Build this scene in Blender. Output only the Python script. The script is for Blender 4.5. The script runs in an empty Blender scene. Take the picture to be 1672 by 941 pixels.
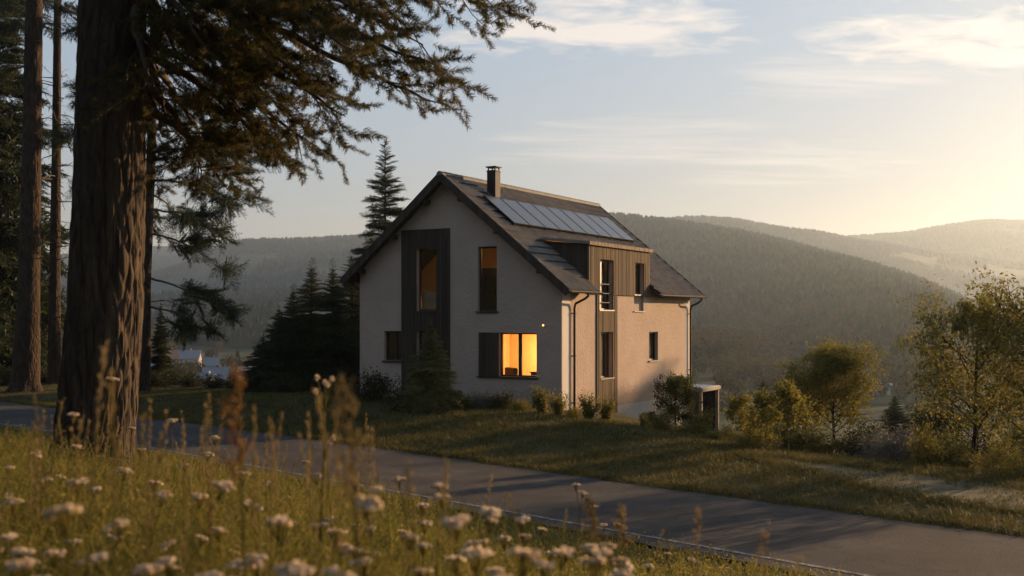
import bpy, math, random
import numpy as np
from mathutils import Vector, Matrix

SC = bpy.context.scene
COL = SC.collection
rng = np.random.default_rng(11)
rnd = random.Random(5)
F, HY, ZC = 1795.0, 516.0, 3.5          # focal length and horizon in photo pixels, eye height above the road

# ------------------------------------------------------------------ camera
cd = bpy.data.cameras.new('camera')
cam = bpy.data.objects.new('camera', cd); COL.objects.link(cam)
cam.location = (0, 0, ZC); cam.rotation_euler = (math.pi/2, 0, 0)
cd.sensor_width = 36.0; cd.lens = 36.0*F/1672.0
cd.shift_y = (HY-470.5)/1672.0
cd.clip_start = 0.05; cd.clip_end = 20000
cd.dof.use_dof = True; cd.dof.focus_distance = 36.0; cd.dof.aperture_fstop = 2.8
SC.camera = cam

# ------------------------------------------------------------------ sky and sun
SUN_AZ, SUN_EL = math.radians(53), math.radians(10)   # azimuth from +Y towards +X
world = bpy.data.worlds.new('World'); SC.world = world; world.use_nodes = True
SKY_STRENGTH = 0.085
SUN_STRENGTH = 5.0
sd = bpy.data.lights.new('sun', 'SUN'); so = bpy.data.objects.new('sun', sd); COL.objects.link(so)
sd.energy = SUN_STRENGTH; sd.angle = math.radians(0.6); sd.color = (1.0, 0.63, 0.33)
sdir = Vector((math.sin(SUN_AZ)*math.cos(SUN_EL), math.cos(SUN_AZ)*math.cos(SUN_EL), math.sin(SUN_EL)))
so.rotation_euler = sdir.to_track_quat('Z', 'Y').to_euler(); so.location = sdir*60
SC.view_settings.view_transform = 'Standard'; SC.view_settings.look = 'None'
SC.view_settings.exposure = 1.14; SC.view_settings.gamma = 1.0; SC.view_settings.use_curve_mapping = False
HAZE_DENSITY, HAZE_G, HAZE_COLOR = 0.00015, 0.62, (0.66, 0.83, 1.0, 1)
cy = SC.cycles
cy.use_denoising = True
cy.max_bounces = 6; cy.diffuse_bounces = 3; cy.glossy_bounces = 3; cy.transmission_bounces = 4
cy.transparent_max_bounces = 10; cy.volume_bounces = 0
cy.caustics_reflective = False; cy.caustics_refractive = False
cy.sample_clamp_indirect = 6.0

def build_world():
    nt = world.node_tree; nt.nodes.clear(); N = nt.nodes.new; L = nt.links.new
    out = N('ShaderNodeOutputWorld'); bg = N('ShaderNodeBackground'); bg.inputs['Strength'].default_value = SKY_STRENGTH
    sky = N('ShaderNodeTexSky'); sky.sky_type = 'NISHITA'; sky.sun_disc = False
    sky.sun_elevation = SUN_EL; sky.sun_rotation = SUN_AZ
    sky.altitude = 400; sky.air_density = 1.0; sky.dust_density = 0.6; sky.ozone_density = 1.6
    tc = N('ShaderNodeTexCoord'); sep = N('ShaderNodeSeparateXYZ'); L(tc.outputs['Generated'], sep.inputs[0])
    def M(op, a, b=None, c=None, clamp=False):
        n = N('ShaderNodeMath'); n.operation = op; n.use_clamp = clamp
        for i, v in enumerate((a, b, c)):
            if v is None: continue
            if isinstance(v, (int, float)): n.inputs[i].default_value = v
            else: L(v, n.inputs[i])
        return n.outputs[0]
    zz = M('ADD', M('MAXIMUM', sep.outputs['Z'], 0.0), 0.10)
    px = M('DIVIDE', sep.outputs['X'], zz); py = M('DIVIDE', sep.outputs['Y'], zz)
    def noise(sx, sy, detail, rough, dist, off):
        cb = N('ShaderNodeCombineXYZ'); L(M('MULTIPLY', px, sx), cb.inputs[0]); L(M('MULTIPLY', py, sy), cb.inputs[1]); cb.inputs[2].default_value = off
        n = N('ShaderNodeTexNoise'); n.inputs['Scale'].default_value = 1.0; n.inputs['Detail'].default_value = detail
        n.inputs['Roughness'].default_value = rough; n.inputs['Distortion'].default_value = dist
        L(cb.outputs[0], n.inputs['Vector']); return n.outputs['Fac']
    def blob(cx, cyy, rx, ry):          # a soft bank of cloud over one stretch of country
        a = M('DIVIDE', M('SUBTRACT', px, cx), rx); b = M('DIVIDE', M('SUBTRACT', py, cyy), ry)
        d = M('ADD', M('MULTIPLY', a, a), M('MULTIPLY', b, b))
        return M('MAXIMUM', M('SUBTRACT', 1.0, d), 0.0)
    fine = noise(6.0, 9.5, 9, 0.58, 0.5, 1.7)
    broad = noise(1.1, 2.2, 3, 0.5, 0.3, 4.1)
    wisp = noise(1.5, 6.5, 7, 0.6, 0.8, 9.3)
    banks = M('MAXIMUM', M('MAXIMUM', blob(0.21, 2.72, 0.52, 0.33), blob(1.22, 2.75, 0.62, 0.33)), M('MAXIMUM', blob(1.25, 2.37, 0.5, 0.14), blob(0.55, 2.35, 0.3, 0.12)))
    banks2 = M('MAXIMUM', blob(0.42, 3.9, 0.65, 0.55), M('MAXIMUM', blob(1.0, 4.1, 0.6, 0.5), blob(0.9, 3.1, 0.4, 0.25)))
    c1 = M('MULTIPLY', M('SUBTRACT', M('ADD', M('MULTIPLY', banks, 0.36), fine), 0.64), 3.8, clamp=True)
    c1 = M('MULTIPLY', c1, M('MULTIPLY', banks, 2.2, clamp=True))
    c2 = M('MULTIPLY', M('SUBTRACT', M('ADD', M('MULTIPLY', banks2, 0.25), wisp), 0.58), 3.0, clamp=True)
    c2 = M('MULTIPLY', M('MULTIPLY', c2, M('MULTIPLY', banks2, 2.0, clamp=True)), 0.6)
    c3 = M('MULTIPLY', M('MULTIPLY', M('SUBTRACT', M('ADD', wisp, M('MULTIPLY', broad, 0.5)), 0.80), 2.0, clamp=True), 0.35)
    low = M('MULTIPLY', M('SUBTRACT', py, 3.4), 0.5, clamp=True)
    c3 = M('MULTIPLY', c3, low)
    cl = M('MINIMUM', M('ADD', M('MAXIMUM', c1, c2), c3), 1.0)
    cl = M('MULTIPLY', cl, M('MULTIPLY', sep.outputs['Z'], 30.0, clamp=True))
    cl = M('MULTIPLY', cl, 0.72)
    mixc = N('ShaderNodeMix'); mixc.data_type = 'RGBA'; mixc.inputs['B'].default_value = (CLOUD[0], CLOUD[1], CLOUD[2], 1)
    gm = N('ShaderNodeMix'); gm.data_type = 'RGBA'; gm.blend_type = 'MULTIPLY'; gm.inputs['Factor'].default_value = 1.0
    hz_ = N('ShaderNodeMix'); hz_.data_type = 'RGBA'; hz_.inputs['A'].default_value = HORIZON_TINT; hz_.inputs['B'].default_value = SKY_TINT
    L(M('MULTIPLY', sep.outputs['Z'], 3.6, clamp=True), hz_.inputs['Factor']); L(hz_.outputs['Result'], gm.inputs['B'])
    bw = N('ShaderNodeRGBToBW'); L(sky.outputs[0], bw.inputs[0])
    sc_ = N('ShaderNodeVectorMath'); sc_.operation = 'SCALE'; L(sky.outputs[0], sc_.inputs[0])
    L(M('DIVIDE', SKY_GAIN, M('ADD', 1.0, M('MULTIPLY', bw.outputs[0], SKY_SOFT))), sc_.inputs['Scale']); hs_ = N('ShaderNodeHueSaturation'); hs_.inputs['Saturation'].default_value = 0.80; L(sc_.outputs[0], hs_.inputs['Color']); L(hs_.outputs[0], gm.inputs['A'])
    L(cl, mixc.inputs['Factor']); L(gm.outputs['Result'], mixc.inputs['A'])
    L(mixc.outputs['Result'], bg.inputs['Color']); L(bg.outputs[0], out.inputs[0])
CLOUD = (6.0, 5.2, 4.5); SKY_GAIN, SKY_SOFT = 2.95, 0.8
SKY_TINT = (1.03, 0.965, 0.94, 1); HORIZON_TINT = (1.22, 0.945, 0.93, 1)
build_world()

# ------------------------------------------------------------------ mesh helpers
class MB:
    def __init__(s): s.v = []; s.t = []; s.q = []; s.p = []; s.n = 0
    def add(s, v, quads=None, tris=None, polys=None):
        v = np.asarray(v, float).reshape(-1, 3); b = s.n
        s.v.append(v); s.n += len(v)
        if quads is not None and len(quads): s.q.append(np.asarray(quads, np.int64).reshape(-1, 4)+b)
        if tris is not None and len(tris): s.t.append(np.asarray(tris, np.int64).reshape(-1, 3)+b)
        if polys is not None:
            for p in polys: s.p.append([i+b for i in p])
        return s
    def box(s, a, b):
        x0, y0, z0 = np.minimum(a, b); x1, y1, z1 = np.maximum(a, b)
        v = [(x0,y0,z0),(x1,y0,z0),(x1,y1,z0),(x0,y1,z0),(x0,y0,z1),(x1,y0,z1),(x1,y1,z1),(x0,y1,z1)]
        return s.add(v, [(0,3,2,1),(4,5,6,7),(0,1,5,4),(1,2,6,5),(2,3,7,6),(3,0,4,7)])
    def hexa(s, v):
        return s.add(v, [(0,3,2,1),(4,5,6,7),(0,1,5,4),(1,2,6,5),(2,3,7,6),(3,0,4,7)])
    def tube(s, pts, rad, n=8, cap=True):
        pts = np.asarray(pts, float); k = len(pts)
        rad = np.broadcast_to(np.asarray(rad, float), (k,))
        d = np.gradient(pts, axis=0); d /= np.linalg.norm(d, axis=1, keepdims=True)+1e-12
        ref = np.array([0.0,0,1]) if abs(d[0,2]) < 0.9 else np.array([1.0,0,0])
        a = np.cross(d, ref); a /= np.linalg.norm(a, axis=1, keepdims=True)+1e-9
        b = np.cross(d, a)
        th = np.linspace(0, 2*np.pi, n, endpoint=False)
        v = pts[:,None]+rad[:,None,None]*(np.cos(th)[None,:,None]*a[:,None]+np.sin(th)[None,:,None]*b[:,None])
        i = np.arange(k-1)[:,None]*n; j = np.arange(n)[None]; j2 = (j+1) % n
        q = np.stack([i+j, i+j2, i+n+j2, i+n+j], -1).reshape(-1, 4)
        return s.add(v, q, polys=[list(range(n))[::-1], list(range((k-1)*n, k*n))] if cap else None)
    def inst(s, tv, tt, R, P):               # many copies of a triangle template: R (n,3,3), P (n,3)
        n = len(P)
        if n == 0: return s
        v = np.einsum('nij,kj->nki', R, tv)+P[:,None]
        f = tt[None]+(np.arange(n)*len(tv))[:,None,None]
        return s.add(v, tris=f)
    def mesh(s, name, mat, smooth=False):
        me = bpy.data.meshes.new(name)
        if s.n:
            V = np.concatenate(s.v).astype(np.float32)
            loops, starts, c = [], [], 0
            for arr, k in ((s.q, 4), (s.t, 3)):
                if arr:
                    a = np.concatenate(arr); loops.append(a.ravel()); starts.append(c+np.arange(len(a))*k); c += a.size
            if s.p:
                ln = np.array([len(p) for p in s.p]); loops.append(np.array([i for p in s.p for i in p]))
                starts.append(c+np.concatenate([[0], np.cumsum(ln)[:-1]])); c += int(ln.sum())
            LO = np.concatenate(loops).astype(np.int32); ST = np.concatenate(starts).astype(np.int32)
            me.vertices.add(len(V)); me.vertices.foreach_set('co', V.ravel())
            me.loops.add(len(LO)); me.loops.foreach_set('vertex_index', LO)
            me.polygons.add(len(ST)); me.polygons.foreach_set('loop_start', ST)
            me.polygons.foreach_set('use_smooth', np.full(len(ST), bool(smooth)))
            me.update(calc_edges=True)
        if mat: me.materials.append(mat)
        return me
    def build(s, name, mat, parent=None, smooth=False):
        o = bpy.data.objects.new(name, s.mesh(name, mat, smooth)); COL.objects.link(o)
        if parent: o.parent = parent
        return o

def tag(o, label=None, cat=None, group=None, kind=None):
    for k, v in (('label', label), ('category', cat), ('group', group), ('kind', kind)):
        if v: o[k] = v
    return o
def empty(name, loc=(0,0,0), rz=0, label=None, cat=None, group=None):
    o = bpy.data.objects.new(name, None); COL.objects.link(o)
    o.empty_display_size = 0.2
    o.location = loc; o.rotation_euler = (0, 0, rz)
    return tag(o, label, cat, group)
def copy_tree(o, parent=None):
    c = o.copy(); COL.objects.link(c)
    if parent: c.parent = parent
    for ch in [x for x in o.children]: copy_tree(ch, c)
    return c
def rotz(a):
    a = np.asarray(a); c, s = np.cos(a), np.sin(a); z = np.zeros_like(c); o = np.ones_like(c)
    return np.stack([np.stack([c,-s,z],-1), np.stack([s,c,z],-1), np.stack([z,z,o],-1)], -2)
def frames(x, up=None, roll=None):            # rotation matrices whose x axis is the given direction
    x = x/(np.linalg.norm(x, axis=1, keepdims=True)+1e-9)
    u = np.array([0,0,1.0])[None] if up is None else up
    y = np.cross(np.broadcast_to(u, x.shape), x); ny = np.linalg.norm(y, axis=1, keepdims=True)
    y = np.where(ny < 1e-4, np.array([[0,1.0,0]]), y/(ny+1e-9)); z = np.cross(x, y)
    if roll is not None:
        c, s = np.cos(roll)[:,None], np.sin(roll)[:,None]; y, z = c*y+s*z, c*z-s*y
    return np.stack([x, y, z], -1)
def unit(v): v = np.asarray(v, float); return v/(np.linalg.norm(v, axis=-1, keepdims=True)+1e-12)

def vnoise(x, y, seed=0):
    xi = np.floor(x).astype(np.int64); yi = np.floor(y).astype(np.int64); fx, fy = x-xi, y-yi
    def h(a, b):
        n = (a*374761393+b*668265263+seed*974634777) & 0xffffffff
        n = ((n ^ (n >> 13))*1274126177) & 0xffffffff
        n = ((n ^ (n >> 16))*2246822519) & 0xffffffff
        return ((n ^ (n >> 15)) & 0xffff)/65535.0
    sx, sy = fx*fx*(3-2*fx), fy*fy*(3-2*fy)
    return (h(xi,yi)*(1-sx)+h(xi+1,yi)*sx)*(1-sy)+(h(xi,yi+1)*(1-sx)+h(xi+1,yi+1)*sx)*sy
def fbm(x, y, o=4, seed=0):
    r = 0; a = 0.5
    for i in range(o): r = r+a*vnoise(x, y, seed+i*17); x = x*2.03+5.1; y = y*2.03+1.7; a *= 0.5
    return r
def sm(x, a, b):
    t = np.clip((x-a)/(b-a), 0, 1); return t*t*(3-2*t)

# ------------------------------------------------------------------ materials
def node_mat(name):
    m = bpy.data.materials.new(name); m.use_nodes = True
    nt = m.node_tree; b = nt.nodes['Principled BSDF']; return m, nt, b
def tex_coord(nt, kind='Object', scale=(1,1,1)):
    t = nt.nodes.new('ShaderNodeTexCoord'); mp = nt.nodes.new('ShaderNodeMapping'); mp.inputs['Scale'].default_value = scale
    nt.links.new(t.outputs[kind], mp.inputs['Vector']); return mp.outputs[0]
def world_coord(nt, scale=(1,1,1)):
    t = nt.nodes.new('ShaderNodeNewGeometry'); mp = nt.nodes.new('ShaderNodeMapping'); mp.inputs['Scale'].default_value = scale
    nt.links.new(t.outputs['Position'], mp.inputs['Vector']); return mp.outputs[0]
def noise_node(nt, vec, scale, detail=4, rough=0.55, dist=0):
    n = nt.nodes.new('ShaderNodeTexNoise'); n.inputs['Scale'].default_value = scale; n.inputs['Detail'].default_value = detail
    n.inputs['Roughness'].default_value = rough; n.inputs['Distortion'].default_value = dist
    nt.links.new(vec, n.inputs['Vector']); return n.outputs['Fac']
def ramp(nt, fac, stops):
    r = nt.nodes.new('ShaderNodeValToRGB'); e = r.color_ramp.elements
    while len(e) < len(stops): e.new(0.5)
    for el, (p, c) in zip(e, stops): el.position = p; el.color = (*c, 1) if len(c) == 3 else c
    nt.links.new(fac, r.inputs[0]); return r.outputs[0]
def bump(nt, b, h, strength, dist):
    n = nt.nodes.new('ShaderNodeBump'); n.inputs['Strength'].default_value = strength; n.inputs['Distance'].default_value = dist
    nt.links.new(h, n.inputs['Height']); nt.links.new(n.outputs[0], b.inputs['Normal'])
def simple(name, c1, c2=None, scale=3, rough=0.7, bumpd=0, bscale=20, metal=0, spec=0.4, sc=(1,1,1), detail=5):
    m, nt, b = node_mat(name)
    b.inputs['Roughness'].default_value = rough; b.inputs['Metallic'].default_value = metal
    b.inputs['Specular IOR Level'].default_value = spec
    v = tex_coord(nt, 'Object', sc)
    c2 = c2 or tuple(x*0.7 for x in c1)
    f = noise_node(nt, v, scale, detail)
    nt.links.new(ramp(nt, f, [(0.3, c2), (0.7, c1)]), b.inputs['Base Color'])
    if bumpd: bump(nt, b, noise_node(nt, v, bscale, 5, 0.6), 1.0, bumpd)
    return m
def leafy(name, cols, scale=1.5, trans=0.45, rough=0.6, fine=None, spec=0.15):
    m, nt, b = node_mat(name)
    v = world_coord(nt)
    f = noise_node(nt, v, scale, 3, 0.6)
    if fine:
        f2 = noise_node(nt, v, fine, 1, 0.5); mx = nt.nodes.new('ShaderNodeMath'); mx.operation = 'MULTIPLY_ADD'
        nt.links.new(f2, mx.inputs[0]); mx.inputs[1].default_value = 0.6
        sb = nt.nodes.new('ShaderNodeMath'); sb.operation = 'MULTIPLY_ADD'; nt.links.new(f, sb.inputs[0]); sb.inputs[1].default_value = 0.6; sb.inputs[2].default_value = -0.1
        nt.links.new(sb.outputs[0], mx.inputs[2]); f = mx.outputs[0]
    st = [(0.3+0.4*i/(len(cols)-1), c) for i, c in enumerate(cols)]
    c = ramp(nt, f, st)
    nt.links.new(c, b.inputs['Base Color']); b.inputs['Roughness'].default_value = rough; b.inputs['Specular IOR Level'].default_value = spec
    if trans:
        t = nt.nodes.new('ShaderNodeBsdfTranslucent'); mx = nt.nodes.new('ShaderNodeMixShader'); mx.inputs[0].default_value = trans
        nt.links.new(c, t.inputs['Color']); nt.links.new(b.outputs[0], mx.inputs[1]); nt.links.new(t.outputs[0], mx.inputs[2])
        nt.links.new(mx.outputs[0], nt.nodes['Material Output'].inputs['Surface'])
    return m
def bark(name, c1, c2, depth=0.02, sc=(9,9,1.3)):
    m, nt, b = node_mat(name); b.inputs['Roughness'].default_value = 0.9; b.inputs['Specular IOR Level'].default_value = 0.15
    v = tex_coord(nt, 'Object', sc)
    n1 = noise_node(nt, v, 1.0, 6, 0.62, 0.6)
    vo = nt.nodes.new('ShaderNodeTexVoronoi'); vo.feature = 'DISTANCE_TO_EDGE'; vo.inputs['Scale'].default_value = 0.9
    wob = nt.nodes.new('ShaderNodeVectorMath'); wob.operation = 'MULTIPLY_ADD'
    nn = nt.nodes.new('ShaderNodeTexNoise'); nn.inputs['Scale'].default_value = 0.8; nn.inputs['Detail'].default_value = 4; nt.links.new(v, nn.inputs['Vector'])
    nt.links.new(nn.outputs['Color'], wob.inputs[0]); wob.inputs[1].default_value = (1.4,1.4,1.4); nt.links.new(v, wob.inputs[2])
    nt.links.new(wob.outputs[0], vo.inputs['Vector'])
    fine = noise_node(nt, tex_coord(nt, 'Object', (sc[0]*5, sc[1]*5, sc[2]*6)), 1.0, 5, 0.65)
    nt.links.new(ramp(nt, n1, [(0.3, c2), (0.7, c1)]), b.inputs['Base Color'])
    cr = ramp(nt, vo.outputs['Distance'], [(0.0, (0,0,0)), (0.25, (1,1,1))])
    a = nt.nodes.new('ShaderNodeMath'); a.operation = 'MULTIPLY_ADD'; nt.links.new(fine, a.inputs[0]); a.inputs[1].default_value = 0.5; nt.links.new(cr, a.inputs[2])
    bump(nt, b, a.outputs[0], 1.0, depth)
    return m

def plaster_mat(name, c1, c2, d=0.035):
    m, nt, b = node_mat(name); b.inputs['Roughness'].default_value = 0.92; b.inputs['Specular IOR Level'].default_value = 0.15
    v = tex_coord(nt)
    f = noise_node(nt, v, 1.1, 6, 0.65)
    base_ = ramp(nt, f, [(0.3, c2), (0.7, c1)])
    
    sx_ = nt.nodes.new('ShaderNodeSeparateXYZ'); nt.links.new(v, sx_.inputs[0]); ad_ = nt.nodes.new('ShaderNodeMath'); ad_.operation = 'MULTIPLY_ADD'; nt.links.new(noise_node(nt, v, 2.5, 5, .65), ad_.inputs[0]); ad_.inputs[1].default_value = -1.1; nt.links.new(sx_.outputs['Z'], ad_.inputs[2])
    sp_ = ramp(nt, ad_.outputs[0], [(0.0,(.62,.58,.52)),(0.38,(1,1,1))])
    for o_ in (sp_,):
        mm = nt.nodes.new('ShaderNodeMix'); mm.data_type = 'RGBA'; mm.blend_type = 'MULTIPLY'; mm.inputs['Factor'].default_value = .75; nt.links.new(base_, mm.inputs['A']); nt.links.new(o_, mm.inputs['B']); base_ = mm.outputs['Result']
    nt.links.new(base_, b.inputs['Base Color'])
    f1 = noise_node(nt, v, 9, 4, 0.6, 0.4); f2 = noise_node(nt, v, 45, 3, 0.6)
    a = nt.nodes.new('ShaderNodeMath'); a.operation = 'MULTIPLY_ADD'; nt.links.new(f2, a.inputs[0]); a.inputs[1].default_value = 0.35; nt.links.new(f1, a.inputs[2])
    bump(nt, b, a.outputs[0], 0.9, d)
    return m
def wood_mat(name, c1, c2, sc, board=None):
    m, nt, b = node_mat(name); b.inputs['Roughness'].default_value = 0.8; b.inputs['Specular IOR Level'].default_value = 0.2
    v = tex_coord(nt, 'Object', sc)
    f = noise_node(nt, v, 1.0, 6, 0.65)
    f0 = noise_node(nt, tex_coord(nt, 'Object', board or (7,7,0.15)), 1.0, 0)
    a = nt.nodes.new('ShaderNodeMath'); a.operation = 'MULTIPLY_ADD'; nt.links.new(f0, a.inputs[0]); a.inputs[1].default_value = 0.8
    s = nt.nodes.new('ShaderNodeMath'); s.operation = 'MULTIPLY_ADD'; nt.links.new(f, s.inputs[0]); s.inputs[1].default_value = 0.6; s.inputs[2].default_value = -0.2
    nt.links.new(s.outputs[0], a.inputs[2])
    nt.links.new(ramp(nt, a.outputs[0], [(0.3, c2), (0.7, c1)]), b.inputs['Base Color'])
    bump(nt, b, f, 0.6, 0.006)
    return m
def glass_mat():
    m = bpy.data.materials.new('window glass'); m.use_nodes = True; nt = m.node_tree; nt.nodes.clear()
    o = nt.nodes.new('ShaderNodeOutputMaterial'); t = nt.nodes.new('ShaderNodeBsdfTransparent'); g = nt.nodes.new('ShaderNodeBsdfGlossy')
    g.inputs['Roughness'].default_value = 0.02; t.inputs['Color'].default_value = (0.80,0.83,0.82,1)
    lw = nt.nodes.new('ShaderNodeLayerWeight'); lw.inputs['Blend'].default_value = 0.25
    mr = nt.nodes.new('ShaderNodeMath'); mr.operation = 'MULTIPLY_ADD'; mr.inputs[1].default_value = 0.6; mr.inputs[2].default_value = 0.12
    nt.links.new(lw.outputs['Fresnel'], mr.inputs[0])
    mx = nt.nodes.new('ShaderNodeMixShader'); nt.links.new(mr.outputs[0], mx.inputs[0])
    nt.links.new(t.outputs[0], mx.inputs[1]); nt.links.new(g.outputs[0], mx.inputs[2]); nt.links.new(mx.outputs[0], o.inputs[0])
    return m
def emit_mat(name, col, s):
    m = bpy.data.materials.new(name); m.use_nodes = True; nt = m.node_tree; nt.nodes.clear()
    o = nt.nodes.new('ShaderNodeOutputMaterial'); e = nt.nodes.new('ShaderNodeEmission'); e.inputs[0].default_value = (*col,1); e.inputs[1].default_value = s
    nt.links.new(e.outputs[0], o.inputs[0]); return m

PLASTER = plaster_mat('rough plaster', (0.45,0.350,0.270), (0.38,0.292,0.226))
SMOOTHP = plaster_mat('smooth plaster band', (0.60,0.545,0.48), (0.55,0.50,0.44), 0.003)
PLINTH = plaster_mat('plinth plaster', (0.50,0.47,0.44), (0.42,0.40,0.38), 0.006)
DARKWOOD = wood_mat('dark stained boards', (0.058,0.045,0.031), (0.031,0.024,0.017), (30,30,1.2))
WOOD = wood_mat('weathered larch battens', (0.20,0.135,0.075), (0.075,0.052,0.033), (30,30,1.2))
FRAME = simple('anthracite metal', (0.022,0.021,0.020), rough=0.45)
STEEL = simple('dark zinc', (0.026,0.024,0.022), rough=0.6, metal=0.0, spec=.08)
ZINC = simple('pale zinc sheet', (0.24,0.24,0.245), (0.18,0.18,0.185), rough=0.45, metal=0.7)
TILE = simple('concrete roof tiles', (0.16,0.14,0.115), (0.080,0.071,0.060), scale=2.2, rough=0.62, bumpd=0.004, bscale=40, spec=0.2)
GLASS = glass_mat()
ROOM = simple('cream room paint', (0.60,0.47,0.30), (0.55,0.42,0.26), rough=0.9)
BARK_BIG = bark('furrowed bark', (0.085,0.063,0.043), (0.026,0.020,0.015), 0.03)
BARK = bark('conifer bark', (0.070,0.046,0.029), (0.022,0.016,0.012), 0.03, (7,7,2.2))
TWIG = simple('twig bark', (0.10,0.072,0.05), (0.05,0.037,0.028), rough=0.9)
NEEDLE = leafy('pine needles', [(0.028,0.032,0.013), (0.072,0.066,0.019), (0.155,0.102,0.027)], 1.2, 0.4, fine=9)
YOUNG = leafy('young spruce needles', [(0.075,0.085,0.030), (0.14,0.135,0.045), (0.22,0.18,0.06)], 2, 0.3, fine=8)
SPRUCE = leafy('spruce needles', [(0.016,0.026,0.013), (0.034,0.046,0.018), (0.062,0.062,0.020)], 1.2, 0.28, fine=8)
GOLDLEAF = leafy('autumn yellow green leaves', [(0.070,0.082,0.018), (0.155,0.142,0.028), (0.28,0.200,0.036)], 1.0, 0.5, fine=7)
GREENLEAF = leafy('green leaves', [(0.035,0.048,0.014), (0.070,0.075,0.018), (0.120,0.100,0.022)], 1.0, 0.45, fine=7)
DARKLEAF = leafy('dark shrub leaves', [(0.020,0.028,0.012), (0.036,0.042,0.016), (0.065,0.058,0.018)], 1.5, 0.35, fine=8)
GREYLEAF = leafy('grey shrub leaves', [(0.085,0.088,0.080), (0.13,0.13,0.12), (0.17,0.16,0.14)], 2.0, 0.25, fine=12)
MEADOW = leafy('meadow grass', [(0.070,0.078,0.016), (0.180,0.158,0.030), (0.33,0.245,0.065)], 1.3, 0.5, fine=14)
VERGE = leafy('verge grass', [(0.042,0.048,0.012), (0.095,0.086,0.020), (0.18,0.135,0.038)], 0.8, 0.4, fine=9)
STRAW = leafy('dry stalks', [(0.16,0.115,0.045), (0.27,0.19,0.075), (0.36,0.26,0.12)], 6, 0.4)
PETAL = leafy('cream umbel florets', [(0.58,0.45,0.29), (0.70,0.57,0.40), (0.80,0.68,0.52)], 20, 0.6)
RUST = leafy('rusty seed head', [(0.20,0.095,0.03), (0.30,0.15,0.045), (0.36,0.21,0.07)], 12, 0.4)
FOREST = leafy('far conifers', [(0.011,0.016,0.009), (0.034,0.037,0.017), (0.085,0.072,0.026)], 0.02, 0.0, 0.95, 0.12, 0.0)
WOODMASS = leafy('autumn wood', [(0.034,0.025,0.012), (0.062,0.042,0.017), (0.095,0.066,0.023)], 0.03, 0.2, 0.95, 0.2, 0.0)
VALLEYLEAF = leafy('valley leaves', [(0.040,0.042,0.014), (0.075,0.064,0.020), (0.13,0.082,0.026)], 0.05, 0.2, 0.95, 0.3, 0.0)

# ------------------------------------------------------------------ terrain
S2 = math.sqrt(2)
R_NEAR, R_FAR = 13.4, 18.0
def road_shift(q): return -1.1*np.clip((-30-q)/16.0, 0, 6)**1.3
def tq(x, y):
    t = (x+y)/S2; q = (x-y)/S2
    return t-road_shift(q), q
def xy(t, q):
    t = t+road_shift(np.asarray(q, float)); return (t+q)/S2, (t-q)/S2
G_T = np.array([-40,-3,0,2,4,5.5,7,8.5,10,11.5,12.6,13.3]); G_Z = np.array([3.2,2.45,2.34,2.20,1.88,1.50,1.03,.65,.35,.14,.03,-.02])
FLOOR = -22.0
def ridge_fn(pts, R, wf, wb, trees=0):
    px = np.array([p[0] for p in pts], float); py = np.array([p[1] for p in pts], float)
    RR = np.array([R]*len(pts) if np.isscalar(R) else R, float)
    def f(xp, r, y):
        ca = np.clip(y/np.maximum(r, 1e-6), 0.3, 1)
        rr = np.interp(xp, px, RR); yy = np.interp(xp, px, py)
        H = ZC+(HY-yy)/F*rr*ca-trees
        tf = np.clip((r-(rr-wf))/wf, 0, 1); tb = np.clip(((rr+wb)-r)/wb, 0, 1)
        S = np.where(r < rr, np.sin(tf*np.pi/2)**1.25, tb*tb*(3-2*tb))
        return FLOOR+(H-FLOOR)*S
    return f
RIDGES = [
    ridge_fn([(-900,430),(1250,410),(1390,388),(1480,381),(1560,371),(1600,366),(1672,367),(1850,372),(2300,400),(4000,430)], 4200, 1500, 700, 8),
    ridge_fn([(-900,500),(700,420),(900,378),(1050,366),(1110,358),(1150,357),(1200,361),(1260,372),(1330,380),(1400,394),(1450,402),(1520,418),(1600,428),(1700,440),(1950,470),(2600,500)], 3200, 1300, 700, 10),
    ridge_fn([(-900,516),(500,470),(700,410),(850,374),(1000,366),(1040,369),(1100,376),(1200,388),(1280,402),(1350,420),(1400,432),(1450,446),(1500,462),(1560,485),(1620,510),(1700,535),(1850,560),(2600,600)],
             [2300,2300,2300,2300,2300,2300,2250,2150,2100,2000,1950,1880,1800,1750,1700,1600,1500,1500], 1450, 600, 13),
    ridge_fn([(-900,640),(800,560),(1000,530),(1130,541),(1190,545),(1240,556),(1290,578),(1330,604),(1400,630),(1500,650),(2600,660)], 640, 190, 250, 8),
    ridge_fn([(-2500,430),(-300,430),(0,470),(60,458),(110,450),(180,430),(240,407),(345,405),(500,420),(800,430),(2600,440)], 4700, 1500, 500, 8),
    ridge_fn([(-900,500),(60,490),(200,462),(260,440),(310,425),(345,410),(370,398),(400,394),(450,393),(520,390),(580,387),(700,382),(850,385),(1000,410),(1200,450),(2600,480)], 3000, 1250, 800, 10),
    ridge_fn([(-900,640),(230,560),(270,530),(310,515),(340,503),(380,492),(440,484),(480,478),(540,468),(600,455),(700,440),(800,450),(1000,500),(1200,560),(2600,640)], 1250, 480, 400, 10),
    ridge_fn([(-2500,400),(-600,420),(-200,440),(100,468),(200,485),(260,497),(330,520),(380,552),(420,590),(600,640),(2600,650)], 1900, 600, 500, 10),
    ridge_fn([(-2500,420),(-900,430),(-300,480),(100,515),(200,525),(240,535),(270,548),(300,565),(330,592),(380,620),(600,650),(2600,650)], 760, 260, 250, 8),
]
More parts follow.
